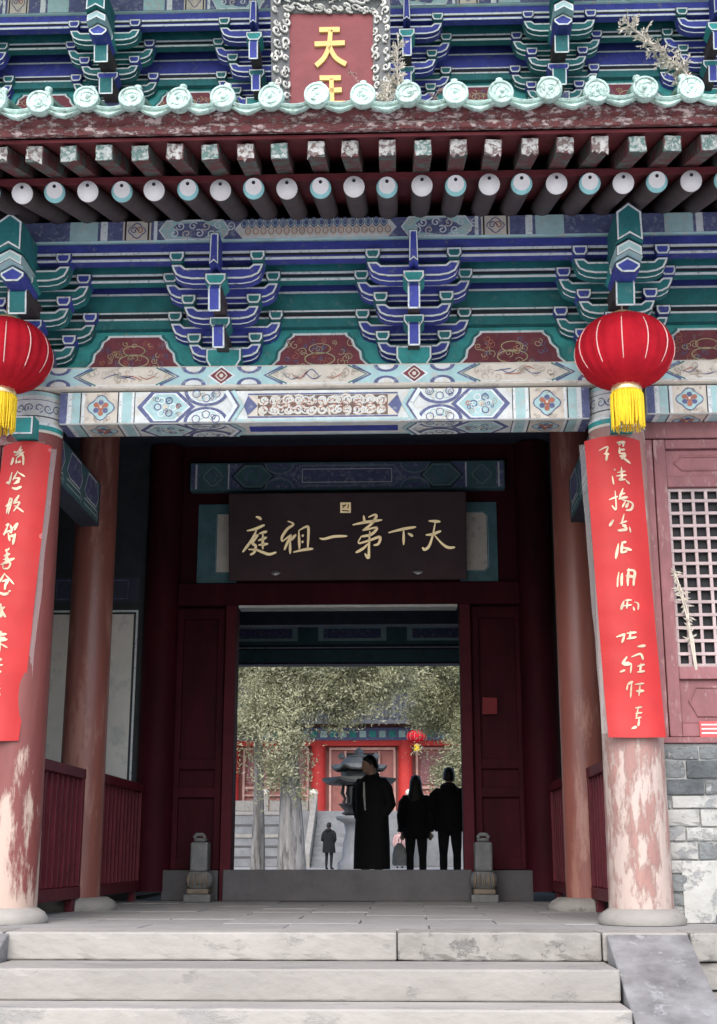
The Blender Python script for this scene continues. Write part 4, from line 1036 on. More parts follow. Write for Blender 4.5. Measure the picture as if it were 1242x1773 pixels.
# ---- couplet banners
BY = -.235
def banner(side, label, corners, strokes_sets):
    """corners: tl, tr, br, bl in photo pixels at depth BY"""
    tl, tr, br, bl = [at(u, v, BY) for u, v in corners]
    r = empty('couplet_banner', (bl + br) / 2); tag(r, label, 'banner', 'red couplet banners on the front columns')
    xc_t, xc_b = (tl.x + tr.x) / 2, (bl.x + br.x) / 2; wt, wb = (tr.x - tl.x), (br.x - bl.x); zt, zb = (tl.z + tr.z) / 2, (bl.z + br.z) / 2
    def S(px, py, h):
        p = at(px, py, BY); return wrap(p.x, p.z, h)
    def wrap(x, z, h):
        t = (z - zb) / (zt - zb); xc = xc_b + (xc_t - xc_b) * t; hw = (wb + (wt - wb) * t) / 2
        s_ = (x - xc) / hw; wr = .011 * noise.noise(Vector((x * 6 + side, z * 1.6, 1.))) + .006 * noise.noise(Vector((x * 3 + z * 4, z * 7, 4.))) + .004 * noise.noise(Vector((x * 14, z * 5, 9.)))
        edge = .035 * max(0, .12 - t) / .12
        return Vector((x, BY + .055 * s_ * s_ - h + wr - edge * .6, z + .02 * (1 - s_ * s_) * (1 if t > .5 else -.3)))
    b = MB(); nu, nv = 10, 60; vs = []; 
    for layer in (0, -.004):
        for j in range(nv + 1):
            t = j / nv; z = zb + (zt - zb) * t; xc = xc_b + (xc_t - xc_b) * t; hw = (wb + (wt - wb) * t) / 2
            for i in range(nu + 1): vs.append(wrap(xc + hw * (-1 + 2 * i / nu), z, layer))
    n1 = (nu + 1) * (nv + 1); fs = []
    for j in range(nv):
        for i in range(nu):
            a = j * (nu + 1) + i; fs.append((a, a + 1, a + nu + 2, a + nu + 1)); fs.append((n1 + a, n1 + a + nu + 1, n1 + a + nu + 2, n1 + a + 1))
    b.add(vs, fs, 'cloth_red', True); on(b.build('cloth', None), r)
    # clear plastic sheet behind the cloth, showing along one edge
    b = MB(); vs = []; e = -side
    for j in range(41):
        t = j / 40; z = zb + .03 + (zt - zb - .05) * t; xc = xc_b + (xc_t - xc_b) * t; hw = (wb + (wt - wb) * t) / 2
        for s_ in (.90, 1.18 + .05 * noise.noise(Vector((z * 3, 2, side)))):
            x = xc + e * hw * s_; vs.append(Vector((x, BY + .055 * .8 + .03 * (s_ > 1) + .006 + .008 * noise.noise(Vector((x * 9, z * 5, 2.))), z)))
    b.add(vs, [(2 * j, 2 * j + 1, 2 * j + 3, 2 * j + 2) for j in range(40)], 'film', True); on(b.build('plastic_film', None), r)
    for st in strokes_sets:
        D = Deco(S)
        for s_ in st: D.line(smooth_line(s_, 6), 2.6 + 1.5 * ((len(s_) + int(s_[0][0])) % 3) / 2, 'letter_gold', 3, taper=True)
        on(D.b.build('character', None), r)
    b = MB(); c = at((corners[0][0] + corners[1][0]) / 2, corners[0][1] - 4, BY + .03); b.tube([c + Vector((-wt * .4, .01, 0)), c + Vector((wt * .4, .01, 0))], .008, 'twig', 8); on(b.build('hanging_rod', None), r)
A_ = lambda L: [[(x * .158, 760 + y * .158) for x, y in s_] for s_ in L]
A2 = lambda L: [[(x * .1635, 1000 + y * .1635) for x, y in s_] for s_ in L]
LEFT = [A_([[(150, 155), (168, 178)], [(128, 228), (140, 245), (118, 305)], [(236, 108), (180, 215)], [(160, 205), (272, 178)], [(180, 240), (250, 205), (258, 320)], [(188, 288), (232, 278)], [(182, 240), (176, 300)], [(172, 180), (250, 150)]]),
 A_([[(132, 388), (95, 522)], [(62, 490), (102, 500)], [(200, 382), (140, 480)], [(200, 398), (278, 447)], [(160, 460), (216, 468), (160, 520)], [(150, 520), (218, 498)], [(128, 560), (180, 577), (238, 553)]]),
 A_([[(110, 668), (70, 842)], [(58, 760), (132, 720)], [(100, 700), (132, 690), (90, 852)], [(212, 648), (150, 742)], [(158, 740), (218, 728), (150, 825)], [(160, 760), (262, 832)]]),
 A_([[(60, 972), (102, 960)], [(28, 1062), (122, 1030)], [(90, 970), (40, 1082)], [(100, 1030), (132, 1062)], [(112, 970), (140, 1040)], [(140, 1010), (192, 958), (160, 1032)], [(90, 1060), (110, 1152)], [(172, 1068), (140, 1192)], [(100, 1102), (162, 1090)]]),
 A_([[(58, 1238), (76, 1256)], [(102, 1223), (84, 1252)], [(38, 1312), (112, 1288)], [(76, 1258), (70, 1392)], [(5, 1402), (162, 1338)], [(28, 1350), (102, 1338)], [(30, 1442), (40, 1400), (112, 1388), (90, 1447), (30, 1447)]]),
 A_([[(52, 1498), (-15, 1602)], [(50, 1508), (152, 1622)], [(18, 1590), (82, 1580), (50, 1642)], [(-30, 1660), (40, 1692), (98, 1680)], [(100, 1650), (112, 1668)]]),
 A2([[(-5, 268), (18, 290)], [(-50, 320), (15, 300), (12, 395), (-10, 385)], [(-45, 330), (-10, 330), (-60, 400)], [(55, 300), (20, 340), (62, 412)]]),
 A2([[(-25, 560), (-20, 600)], [(15, 555), (12, 600)], [(-60, 605), (75, 588)], [(-45, 640), (60, 628)], [(-60, 670), (82, 645)], [(10, 600), (5, 775)], [(0, 690), (-60, 750)], [(10, 690), (82, 735)]]),
 A2([[(-40, 870), (25, 855)], [(-10, 860), (-20, 990)], [(-70, 930), (35, 915)], [(-60, 1000), (20, 985)]]),
 A2([[(-60, 1130), (5, 1115)], [(-30, 1090), (-40, 1230)], [(-80, 1180), (10, 1165)], [(-40, 1180), (5, 1240)]])]
B_ = lambda L: [[(1010 + x * .158, 760 + y * .158) for x, y in s_] for s_ in L]
B2 = lambda L: [[(1020 + x * .1636, 1000 + y * .1636) for x, y in s_] for s_ in L]
RIGHT = [B_([[(178, 146), (268, 118), (245, 190)], [(228, 190), (288, 200)], [(266, 178), (254, 268)], [(368, 72), (465, 58)], [(400, 58), (398, 102)], [(452, 52), (438, 112)], [(400, 118), (398, 192)], [(400, 150), (462, 140)], [(398, 192), (468, 180)], [(404, 226), (462, 200), (418, 248)], [(400, 210), (524, 284)]]),
 B_([[(318, 438), (336, 532)], [(340, 358), (352, 378)], [(420, 336), (428, 470)], [(375, 402), (468, 378)], [(360, 440), (480, 420)], [(428, 440), (398, 480), (468, 468)], [(470, 478), (514, 514)]]),
 B_([[(282, 697), (384, 660)], [(350, 598), (360, 802), (314, 760)], [(440, 568), (398, 682)], [(398, 642), (464, 620)], [(388, 692), (494, 660)], [(430, 700), (542, 720), (530, 792), (468, 812)], [(470, 700), (428, 784)], [(502, 720), (468, 784)]]),
 B_([[(450, 852), (420, 960)], [(398, 962), (484, 930)], [(334, 916), (288, 984)], [(420, 960), (474, 1020), (378, 1038)], [(428, 992), (474, 980)], [(508, 990), (522, 1054)]]),
 B_([[(388, 1178), (358, 1345)], [(430, 1158), (418, 1284)], [(418, 1172), (474, 1160)], [(428, 1222), (534, 1247)], [(418, 1282), (484, 1260)]]),
 B_([[(394, 1488), (374, 1614)], [(430, 1500), (418, 1602)], [(478, 1472), (564, 1480), (550, 1602)], [(468, 1532), (562, 1540)], [(500, 1448), (488, 1602)]]),
 B2([[(370, 238), (338, 334)], [(378, 232), (454, 228)], [(410, 216), (398, 322)], [(358, 292), (454, 280)], [(478, 250), (522, 268), (520, 334)], [(468, 300), (480, 342)]]),
 B2([[(288, 622), (384, 588)], [(380, 588), (348, 684)], [(398, 582), (504, 570)], [(440, 558), (428, 642)], [(398, 642), (504, 620)]]),
 B2([[(326, 992), (384, 970)], [(402, 828), (360, 900), (424, 890)], [(368, 922), (444, 900)], [(514, 722), (604, 710)], [(448, 832), (544, 800), (574, 864)], [(508, 932), (594, 910)], [(550, 900), (540, 982)], [(508, 992), (594, 980)], [(450, 900), (438, 1002)]]),
 B2([[(412, 1118), (398, 1184)], [(452, 1088), (440, 1264)], [(408, 1122), (464, 1090)], [(488, 1122), (584, 1110)], [(498, 1192), (584, 1190)], [(540, 1120), (528, 1244)]]),
 B2([[(488, 1372), (564, 1360)], [(520, 1370), (498, 1472)], [(488, 1432), (564, 1420)], [(488, 1482), (554, 1470)], [(530, 1480), (520, 1564)], [(446, 1592), (504, 1570)]])]
banner(1, 'red cloth couplet banner on the bleached right front column', [(1014, 762), (1110, 757), (1155, 1276), (1055, 1276)], RIGHT)
banner(-1, 'red cloth couplet banner on the left front column at the frame edge', [(3, 770), (86, 767), (30, 1282), (-66, 1282)], LEFT)
# ---- paper notice on the window sill
b = MB(); p0 = at(1213, 1276, .02); b.box((p0.x, .022, p0.z), (p0.x + .22, .028, p0.z + .105), 'paper_red')
for k_ in range(3): b.box((p0.x + .012, .0205, p0.z + .022 + k_ * .028), (p0.x + .2 - .03 * (k_ == 1), .0212, p0.z + .031 + k_ * .028), 'bag_white')
o = b.build('paper_notice'); tag(o, 'faded red paper notice with white lines on the window sill', 'notice')
# ---- dry weeds rooted between the roof tiles
def weed(name, pts, spread, n, label, m='straw', leaf=.035, seed=0, rad=.006):
    r2 = random.Random(seed); r = empty(name, pts[0]); tag(r, label, 'weed', 'dry weeds on the roof tiles')
    b = MB(); P = [Vector(p) for p in pts]; b.tube(P, [rad * (1 - .7 * i / (len(P) - 1)) for i in range(len(P))], m, 5); lv = MB()
    for i in range(n):
        t = r2.uniform(.12, 1) * (len(P) - 1); k_ = min(int(t), len(P) - 2); c = P[k_].lerp(P[k_ + 1], t - k_)
        d = (P[k_ + 1] - P[k_]).normalized() * .5 + Vector((r2.uniform(-1, 1), r2.uniform(-1, 1), r2.uniform(-.6, .8))); d.normalize()
        L_ = spread * r2.uniform(.4, 1) * (1 - .4 * t / len(P)); e = c + d * L_; b.tube([c, c.lerp(e, .5) + Vector((0, 0, .1 * L_)), e], [.0028, .002, .001], m, 4)
        for j in range(7):
            q = c.lerp(e, r2.uniform(.25, 1)); dd = (d + Vector((r2.uniform(-1, 1), r2.uniform(-1, 1), r2.uniform(-1, 1))) * .8).normalized() * leaf * r2.uniform(.5, 1.1)
            s_ = dd.cross(Vector((r2.random(), r2.random(), r2.random()))).normalized() * leaf * .16
            lv.add([q, q + dd * .5 + s_, q + dd, q + dd * .5 - s_], [(0, 1, 2, 3)], m)
    on(b.build('stem', None), r); o = on(lv.build('leaves', None), r); o['kind'] = 'stuff'
weed('dry_weed', [at(1205, 150, -1.7), at(1180, 118, -1.7), at(1150, 95, -1.7), at(1120, 68, -1.7), at(1085, 40, -1.7)], .13, 90, 'large feathery dead weed leaning left at the right end of the roof', seed=1, leaf=.036, rad=.010)
weed('dry_weed', [at(1188, 150, -1.65), at(1170, 120, -1.65), at(1140, 105, -1.65)], .10, 40, 'smaller dead weed at the foot of the large feathery one', seed=2, leaf=.034)
weed('dry_weed', [at(692, 188, -1.6), at(690, 150, -1.6), at(688, 115, -1.6), at(690, 72, -1.6)], .10, 50, 'upright fir-shaped dry weed right of the red plaque', seed=3, leaf=.032)
weed('dry_weed', [at(672, 188, -1.6), at(670, 165, -1.6), at(676, 140, -1.6)], .09, 38, 'low pale dry weed at the foot of the red plaque', seed=4, leaf=.032)
weed('dry_weed', [at(640, 172, -1.7), at(622, 145, -1.7), at(606, 122, -1.7)], .05, 7, 'thin reddish twig crossing the red plaque', 'twig', .018, seed=5, rad=.003)
weed('dry_weed', [at(748, 190, -1.6), at(752, 170, -1.6), at(762, 150, -1.6)], .06, 9, 'small grey twig between roof discs right of the plaque', 'twig', .03, seed=6, rad=.003)
# ---- dry stems pushed through the lattice window
r = empty('dry_plant', at(1205, 1160, .04)); tag(r, 'bundle of pale dry stems caught in the lattice window', 'dry plant')
b = MB(); r2 = random.Random(12); sp = [at(1207, 1160, .045), at(1198, 1110, .035), at(1190, 1060, .03), at(1178, 1020, .035), at(1166, 985, .045)]
for k_ in range(4): b.tube([p + Vector((r2.uniform(-.012, .012), r2.uniform(-.01, .004), 0)) for p in sp], [.009, .008, .006, .005, .002], 'straw', 5)
on(b.build('stem', None), r); lv = MB()
for k_ in range(60):
    t = r2.uniform(1, 4); i = min(int(t), 3); c = sp[i].lerp(sp[i + 1], t - i); dd = Vector((r2.uniform(-1, 1), r2.uniform(-.4, .1), r2.uniform(-1, .4))).normalized() * r2.uniform(.03, .07); s_ = dd.cross(Vector((0, 1, .3))).normalized() * .007
    lv.add([c, c + dd * .5 + s_, c + dd, c + dd * .5 - s_], [(0, 1, 2, 3)], 'straw')
o = on(lv.build('leaves', None), r); o['kind'] = 'stuff'

# ================================================================== COURTYARD BEHIND
# ---- trees
def tree(name, base, h, tr, crowns, label, n, seed, limbs=9, lm='leaf', leaf=.085):
    K = 1.28; far = lambda p: Vector((CAM_LOC.x + (p[0] - CAM_LOC.x) * K, -9 + (p[1] + 9) * K, .43 + (p[2] - .43) * K))
    base = far(base); base.z = -.01; h *= K; tr *= K; leaf *= 1.15; crowns = [(far(c), Vector(s_) * K) for c, s_ in crowns]
    r2 = random.Random(seed); r = empty(name, base); tag(r, label, 'tree', 'cypress trees in the courtyard')
    b = MB(); k_ = 9; P = []; rad = []
    for i in range(k_):
        t = i / (k_ - 1); P.append(base + Vector((.10 * math.sin(t * 4 + seed), .1 * math.cos(t * 3 + seed), h * t))); rad.append(tr * (1.25 - .35 * min(1, t * 4)) * (1 - .75 * t))
    n_ = 14; rings = []
    for p, q in zip(P, rad): rings.append([p + Vector((math.cos(a) * q * (1 + .12 * math.sin(3 * a + seed)), math.sin(a) * q * (1 + .12 * math.cos(4 * a)), 0)) for a in [2 * math.pi * j / n_ for j in range(n_)]])
    b.loft(rings, 'bark')
    for i in range(limbs):
        c, s_ = r2.choice(crowns)
        t = r2.uniform(.35, .85); p = base + Vector((0, 0, h * t)); e = Vector(c) + Vector((r2.uniform(-1, 1) * s_[0], r2.uniform(-1, 1) * s_[1], r2.uniform(-.5, .7) * s_[2])) * .45
        mid = p.lerp(e, .5) + Vector((0, 0, .15)); b.tube([p, mid, e], [tr * .28, tr * .16, tr * .04], 'bark', 6)
    on(b.build('trunk', None), r)
    lv = MB(); tot = sum(s_[0] * s_[1] * s_[2] for c, s_ in crowns)
    for c, s_ in crowns:
        c = Vector(c); cnt = int(n * s_[0] * s_[1] * s_[2] / tot / 34)
        for i in range(cnt):
            d = Vector((r2.gauss(0, 1), r2.gauss(0, 1), r2.gauss(0, 1))).normalized() * r2.random() ** .42
            q = c + Vector((d.x * s_[0], d.y * s_[1], d.z * s_[2]))
            nz5 = noise.noise(q * .75 + Vector((seed, 0, 0))) + .5 * noise.noise(q * 2.1)
            if nz5 < -.12: continue
            cs = r2.uniform(.2, .5)
            mm = 'leaf_pale' if r2.random() < .35 + nz5 else 'leaf'
            dirc = Vector((r2.uniform(-1, 1), r2.uniform(-1, 1), r2.uniform(-.3, 1))).normalized()
            for j in range(34):
                o_ = Vector((r2.gauss(0, 1), r2.gauss(0, 1), r2.gauss(0, .8))) * cs * .5; p = q + o_
                a = (dirc + Vector((r2.uniform(-1, 1), r2.uniform(-1, 1), r2.uniform(-1, 1))) * .55).normalized() * leaf * 1.5 * r2.uniform(.5, 1.1); s2 = a.cross(Vector((r2.uniform(-1, 1), r2.uniform(-1, 1), r2.uniform(-1, 1)))).normalized() * leaf * .2
                lv.add([p - a * .5, p + s2, p + a * .5, p - s2], [(0, 1, 2, 3)], mm)
    o = on(lv.build('crown', None), r)
    return r
tree('cypress_tree', (-2.82, 21, -.01), 8.0, .14, [((-2.9, 21, 5.4), (1.1, 1.0, 2.4)), ((-3.0, 20.9, 3.0), (.5, .5, .9))], 'slim grey-barked cypress at the left edge of the doorway view', 60000, 1)
tree('cypress_tree', (-1.98, 20, -.01), 9.5, .25, [((-1.2, 20.2, 5.2), (1.9, 1.3, 1.9)), ((-2.05, 19.7, 2.4), (.55, .5, 1.3)), ((-.75, 20.3, 3.9), (1.15, .8, .75)), ((-2.1, 19.8, 3.7), (.9, .6, .9)), ((-.2, 20.4, 4.6), (1.0, .8, .8))], 'stout ridged cypress with foliage hanging low on its trunk', 125000, 2, 14)
tree('cypress_tree', (3.1, 24, -.01), 9.5, .3, [((2.0, 24, 4.9), (1.55, 1.2, 1.9)), ((1.95, 23.8, 3.1), (.75, .7, 1.35)), ((1.35, 23.6, 2.85), (.6, .5, 1.0)), ((1.3, 24, 4.3), (1.0, .8, .9)), ((2.9, 24, 4.0), (1.2, 1., 2.4))], 'cypress with a broad crown at the right of the doorway view', 170000, 3, 6)
tree('cypress_tree', (-6.2, 31, -.01), 10, .3, [((-5.0, 31, 6.6), (2.6, 1.6, 2.6))], 'cypress standing behind the slim grey-barked one', 50000, 4)
tree('cypress_tree', (2.6, 36, -.01), 11, .28, [((1.6, 36, 7.5), (2.4, 1.6, 1.9)), ((-.6, 36.5, 7.6), (2.0, 1.2, 1.6))], 'far pale cypress above the roof of the red hall', 75000, 5)
# ---- second hall
FH = empty('far_hall', (-1.3, 48, 0)); tag(FH, 'red hall on a stone terrace seen through the doorway', 'hall')
FY0 = 48; FCX = -1.3; TZ_ = 2.2
def fp(name, m, a, c, bev=0., parent=FH): return on(part(name, None, m, [(a, c)], bev), parent)
fp('terrace', 'far_stone', (-14, FY0 - 2.4, 0), (12, FY0 + 10, TZ_), .02)
for k_ in range(4): fp('terrace_band', 'threshold', (-13.9, FY0 - 2.43, .35 + k_ * .42), (-4.2, FY0 - 2.402, .42 + k_ * .42))
for k_ in range(2): fp('terrace_band', 'stone', (-13.9, FY0 - 2.45, 1.15 + k_ * .9), (-4.2, FY0 - 2.405, 1.28 + k_ * .9))
for i in range(-3, 4):
    x = FCX + i * 3.72 + 1.86 * 0
    x = -3.15 + (i + 0) * 3.72
    if -12 < x < 10:
        b = MB(); b.lathe([(.34, 0), (.32, .2), (.29, 3.3)], (x, FY0, TZ_), 'far_red', 16); on(b.build('column', None), FH)
fp('wall', 'far_wall', (-13, FY0 + .3, TZ_), (11, FY0 + .6, 6.4))
for i in range(-3, 3):
    xa = -3.15 + i * 3.72 + .45; xb = xa + 2.85; ctr = i == 0
    for xx in (xa, xb - .09): fp('door_frame', 'far_trim', (xx, FY0 + .12, TZ_), (xx + .09, FY0 + .29, 4.95))
    fp('door_frame', 'far_trim', (xa + .091, FY0 + .12, 4.85), (xb - .091, FY0 + .29, 4.95))
    if ctr:
        fp('open_door', 'dark_void', (xa + .75, FY0 + .2, TZ_), (xb - .75, FY0 + .295, 4.72))  # solid slab, the doorway's inner shade put into its colour
        for xx in (xa + .66, xb - .74): fp('door_frame', 'far_trim', (xx, FY0 + .11, TZ_), (xx + .08, FY0 + .294, 4.8))
    else:
        fp('window', 'frame_red', (xa + .2, FY0 + .2, 3.4), (xb - .2, FY0 + .297, 4.7)); fp('window_rail', 'far_trim', (xa + .1, FY0 + .15, 3.2), (xb - .1, FY0 + .296, 3.3)); fp('window_rail', 'far_trim', (xa + .1, FY0 + .15, 2.9), (xb - .1, FY0 + .298, 2.97))
fp('architrave', 'far_red', (-13, FY0 - .2, 5.0), (11, FY0 + .28, 5.22)); fp('frieze', 'slate_blue', (-13, FY0 - .3, 5.222), (11, FY0 + .28, 5.75))
for i in range(26): fp('frieze_panel', 'aqua' if i % 2 else 'teal', (-6 + i * .42, FY0 - .32, 5.34), (-5.72 + i * .42, FY0 - .301, 5.62))
b = MB(); b.add([(-15, FY0 - 2.1, 5.75), (13, FY0 - 2.1, 5.75), (13, FY0 + 5, 9.3), (-15, FY0 + 5, 9.3), (-15, FY0 - 2.1, 5.95), (13, FY0 - 2.1, 5.95), (13, FY0 + 5, 9.6), (-15, FY0 + 5, 9.6)],
    [(0, 3, 2, 1), (4, 5, 6, 7), (0, 1, 5, 4), (2, 3, 7, 6), (1, 2, 6, 5), (3, 0, 4, 7)], 'roof_dark'); RF = on(b.build('roof', None), FH)
for i in range(46):
    x = -8 + i * .3; b = MB(); b.tube([(x, FY0 - 2.15, 5.99), (x, FY0 + 5, 9.62)], .09, 'roof_dark', 8); on(b.build('roof_roll', None), FH)
for i in range(12):     # stair to the far hall
    zt = TZ_ - .18 * (i + 0); 
    fp('stair_step', 'far_stone', (-3.0, FY0 - 2.43 - .34 * (i + 1), 0), (.6, FY0 - 2.431 - .34 * i, TZ_ - .18 * (i + 1)), .01)
for x in (-3.25, .62):  # sloping parapets
    b = MB(); e0 = FY0 - 2.42; e1 = e0 - 4.2
    b.add([(x, e0, 0), (x + .22, e0, 0), (x + .22, e1, 0), (x, e1, 0), (x, e0, TZ_ + .55), (x + .22, e0, TZ_ + .55), (x + .22, e1, .5), (x, e1, .5)], [(0, 3, 2, 1), (4, 5, 6, 7), (3, 2, 6, 7), (0, 4, 5, 1), (0, 3, 7, 4), (1, 5, 6, 2)], 'stone'); on(b.build('parapet', None), FH)
for x in (-9.2, -7.0, -5.2, -3.2, .75, 2.8, 5):    # balustrade posts and panels on the terrace
    b = MB(); b.box((x - .16, FY0 - 2.38, TZ_ + .002), (x + .16, FY0 - 2.08, TZ_ + .62), 'stone_pale'); b.lathe([(.14, 0), (.19, .06), (.19, .16), (.12, .24), (.001, .27)], (x, FY0 - 2.23, TZ_ + .62), 'cream', 12); on(b.build('balustrade_post', None), FH)
for a, c in ((-9.0, -7.2), (-6.8, -5.4), (-5.0, -3.4), (.95, 2.6), (3.0, 4.8)): fp('balustrade_panel', 'stone', (a, FY0 - 2.3, TZ_ + .003), (c, FY0 - 2.15, TZ_ + .42), .02)
for k_, (a, c) in enumerate(((-9, -5.3), (-5.25, -4.1))): pass
# lantern on the far hall
lantern(1.05, FY0 - 1.6, 5.25, 'distant red lantern with yellow tassel under the far eave', 'red lanterns of the far hall', .42, .30, 6.0)
# ---- incense burner
IB = empty('incense_burner', (-.79, 30, 0)); tag(IB, 'black iron incense burner with tiered pagoda roofs in the courtyard', 'incense burner')
def ibp(name, m, fn): b = MB(); fn(b); return on(b.build(name, None), IB)
IX, IY = -.79, 30
ibp('pedestal', 'stone', lambda b: b.lathe([(.62, 0), (.62, .25), (.5, .34), (.46, .8), (.38, 1.1), (.44, 1.35), (.66, 1.45), (.66, 1.55), (.3, 1.552)], (IX, IY, 0), 'far_stone', 8))
ibp('bowl', 'iron', lambda b: b.lathe([(.35, 0), (.52, .06), (.42, .14), (.55, .28), (.62, .34), (.5, .36)], (IX, IY, 1.552), 'iron', 6))
for i in range(6):
    q = 2 * math.pi * i / 6 + .26
    ibp('post', 'iron', lambda b: b.tube([(IX + .45 * math.cos(q), IY + .45 * math.sin(q), 1.9), (IX + .42 * math.cos(q), IY + .42 * math.sin(q), 2.05), (IX + .5 * math.cos(q), IY + .5 * math.sin(q), 2.2), (IX + .46 * math.cos(q), IY + .46 * math.sin(q), 2.42)], [.05, .035, .06, .04], 'iron', 8))
def pagoda(b, z, r, h, m1, m2):
    n = 6; r0, r1 = [], []
    k_ = 24
    def ring(rr, zz, up):
        out = []
        for j in range(k_):
            a = 2 * math.pi * j / k_; c = abs(math.cos(a * 3)) ** 6; out.append((IX + rr * (1 + .10 * c) * math.cos(a), IY + rr * (1 + .10 * c) * math.sin(a), zz + up * c))
        return out
    b.loft([ring(r * .5, z, 0), ring(r * .93, z + .02, .05), ring(r, z + .04, .10), ring(r, z + .09, .12)], 'iron', False, False)
    b.loft([ring(r, z + .09, .12), ring(r * .75, z + .16, .02), ring(r * .48, z + h, 0)], m2, False, True)
ibp('lower_roof', 'iron', lambda b: pagoda(b, 2.42, .98, .22, 'iron', 'iron'))
ibp('drum', 'iron', lambda b: b.lathe([(.55, 0), (.52, .1), (.55, .28)], (IX, IY, 2.6), 'iron', 6))
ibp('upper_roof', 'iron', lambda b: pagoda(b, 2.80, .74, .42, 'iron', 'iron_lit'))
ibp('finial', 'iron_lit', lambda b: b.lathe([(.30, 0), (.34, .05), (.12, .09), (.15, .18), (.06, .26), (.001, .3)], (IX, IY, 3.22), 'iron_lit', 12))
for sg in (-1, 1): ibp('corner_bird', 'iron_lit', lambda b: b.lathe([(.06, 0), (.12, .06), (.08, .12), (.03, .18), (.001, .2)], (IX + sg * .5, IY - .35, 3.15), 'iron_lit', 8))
# ================================================================== PEOPLE
def person(loc, H, rz, label, coat='coat_black', pants='pants_dark', hair_len=0., coat_len=.8, pose='down', bulk=1., head_turn=0., head_tilt=0., detail=True, hood=False, lapel=False):
    k_ = H / 1.72; r = empty('person', loc); tag(r, label, 'person')
    V = lambda x, y, z: Vector((x, y, z)) * k_
    b = MB()
    def ell(c, rx, ry, rz_, m='skin', n=14):
        rings = []
        for i in range(1, 9):
            q = -math.pi / 2 + math.pi * i / 9; rings.append([V(c[0] + rx * math.cos(q) * math.cos(a), c[1] + ry * math.cos(q) * math.sin(a), c[2] + rz_ * math.sin(q)) for a in [2 * math.pi * j / n for j in range(n)]])
        b.loft(rings, m)
    HM = Matrix.Translation(V(0, 0, 1.5)) @ Matrix.Rotation(head_turn, 4, 'Z') @ Matrix.Rotation(head_tilt, 4, 'X') @ Matrix.Translation(-V(0, 0, 1.5))
    def hd(v): return HM @ v
    s0 = len(b.v)
    ell((0, -.01, 1.61), .078, .098, .115); ell((0, -.03, 1.555), .058, .07, .06)       # skull, jaw
    b.tube([V(0, -.105, 1.625), V(0, -.128, 1.59), V(0, -.10, 1.582)], [.008 * k_, .015 * k_, .012 * k_], 'skin', 8)
    for sg in (-1, 1):
        ell((sg * .08, .0, 1.60), .012, .022, .034); ell((sg * .03, -.092, 1.625), .016, .01, .009); 
    ell((0, -.098, 1.548), .026, .012, .011)
    b.v[s0:] = [tuple(hd(Vector(v))) for v in b.v[s0:]]
    b.tube([V(0, .01, 1.40), V(0, -.005, 1.48), V(0, -.01, 1.55)], [.07 * k_, .055 * k_, .055 * k_], 'skin', 12)
    def sec(z, rx, ry, yo=0.): return [V(rx * math.cos(a), yo + ry * math.sin(a), z) for a in [2 * math.pi * j / 20 for j in range(20)]]
    b.loft([sec(.80, .15, .10), sec(.90, .165, .115), sec(1.02, .14, .10), sec(1.2, .165, .115), sec(1.34, .185, .105), sec(1.42, .13, .08), sec(1.45, .06, .05)], 'skin')
    arms = []
    for sg in (-1, 1):
        sh = V(sg * .185, .0, 1.385)
        if pose == 'down': el = V(sg * .235, .03, 1.10); wr = V(sg * .225, -.03, .86)
        elif pose == 'pocket': el = V(sg * .245, .05, 1.10); wr = V(sg * .165, -.05, .93)
        elif pose == 'front': el = V(sg * .245, .04, 1.10); wr = V(sg * .10, -.20, .98)
        else: el = V(sg * .30, -.02, 1.14); wr = V(sg * .12, -.26, 1.28)
        arms.append((sh, el, wr))
        b.tube([sh, sh.lerp(el, .5), el, el.lerp(wr, .5), wr], [.058 * k_, .05 * k_, .043 * k_, .038 * k_, .028 * k_], 'skin', 10)
        d = (wr - el).normalized(); sd_ = d.cross(Vector((0, 1, 0) if abs(d.y) < .7 else (1, 0, 0))).normalized(); up_ = sd_.cross(d)
        pm = wr + d * .075 * k_; b.tube([wr, wr + d * .04 * k_, pm], [.028 * k_, .038 * k_, .036 * k_], 'skin', 8, sx=1., sy=.55)
        if detail:
            for fi, (o_, ln) in enumerate(((-.028, .068), (-.010, .08), (.009, .075), (.027, .058))):
                st = pm + up_.cross(d).normalized() * 0 + (sd_ if True else up_) * 0 + up_ * 0 + (d.cross(up_)).normalized() * o_ * k_ - d * .01 * k_
                b.tube([st, st + d * ln * .5 * k_ - up_ * .008 * k_, st + d * ln * k_ - up_ * .03 * k_], [.0095 * k_, .009 * k_, .0075 * k_], 'skin', 6)
            th = wr + d * .03 * k_ + (d.cross(up_)).normalized() * -.034 * k_; b.tube([th, th + d * .03 * k_ - (d.cross(up_)).normalized() * .018 * k_ - up_ * .01 * k_, th + d * .06 * k_ - (d.cross(up_)).normalized() * .016 * k_ - up_ * .02 * k_], [.012 * k_, .011 * k_, .009 * k_], 'skin', 6)
        hp = V(sg * .09, 0, .86); kn = V(sg * .10, -.015, .48); an = V(sg * .10, .02, .09)
        b.tube([hp, hp.lerp(kn, .5), kn, kn.lerp(an, .35), an], [.095 * k_, .082 * k_, .06 * k_, .06 * k_, .042 * k_], 'skin', 12)
        b.tube([V(sg * .10, .055, .045), V(sg * .105, -.03, .05), V(sg * .115, -.12, .032), V(sg * .118, -.17, .026)], [.038 * k_, .045 * k_, .038 * k_, .022 * k_], 'skin', 10)
    o = b.build('tmp_body'); md = o.modifiers.new('r', 'REMESH'); md.mode = 'VOXEL'; md.voxel_size = (.011 if detail else .02) * k_; md.use_smooth_shade = True
    dg = bpy.context.evaluated_depsgraph_get(); dg.update(); me = bpy.data.meshes.new_from_object(o.evaluated_get(dg)); old = o.data
    bpy.data.objects.remove(o); bpy.data.meshes.remove(old); me.materials.clear()
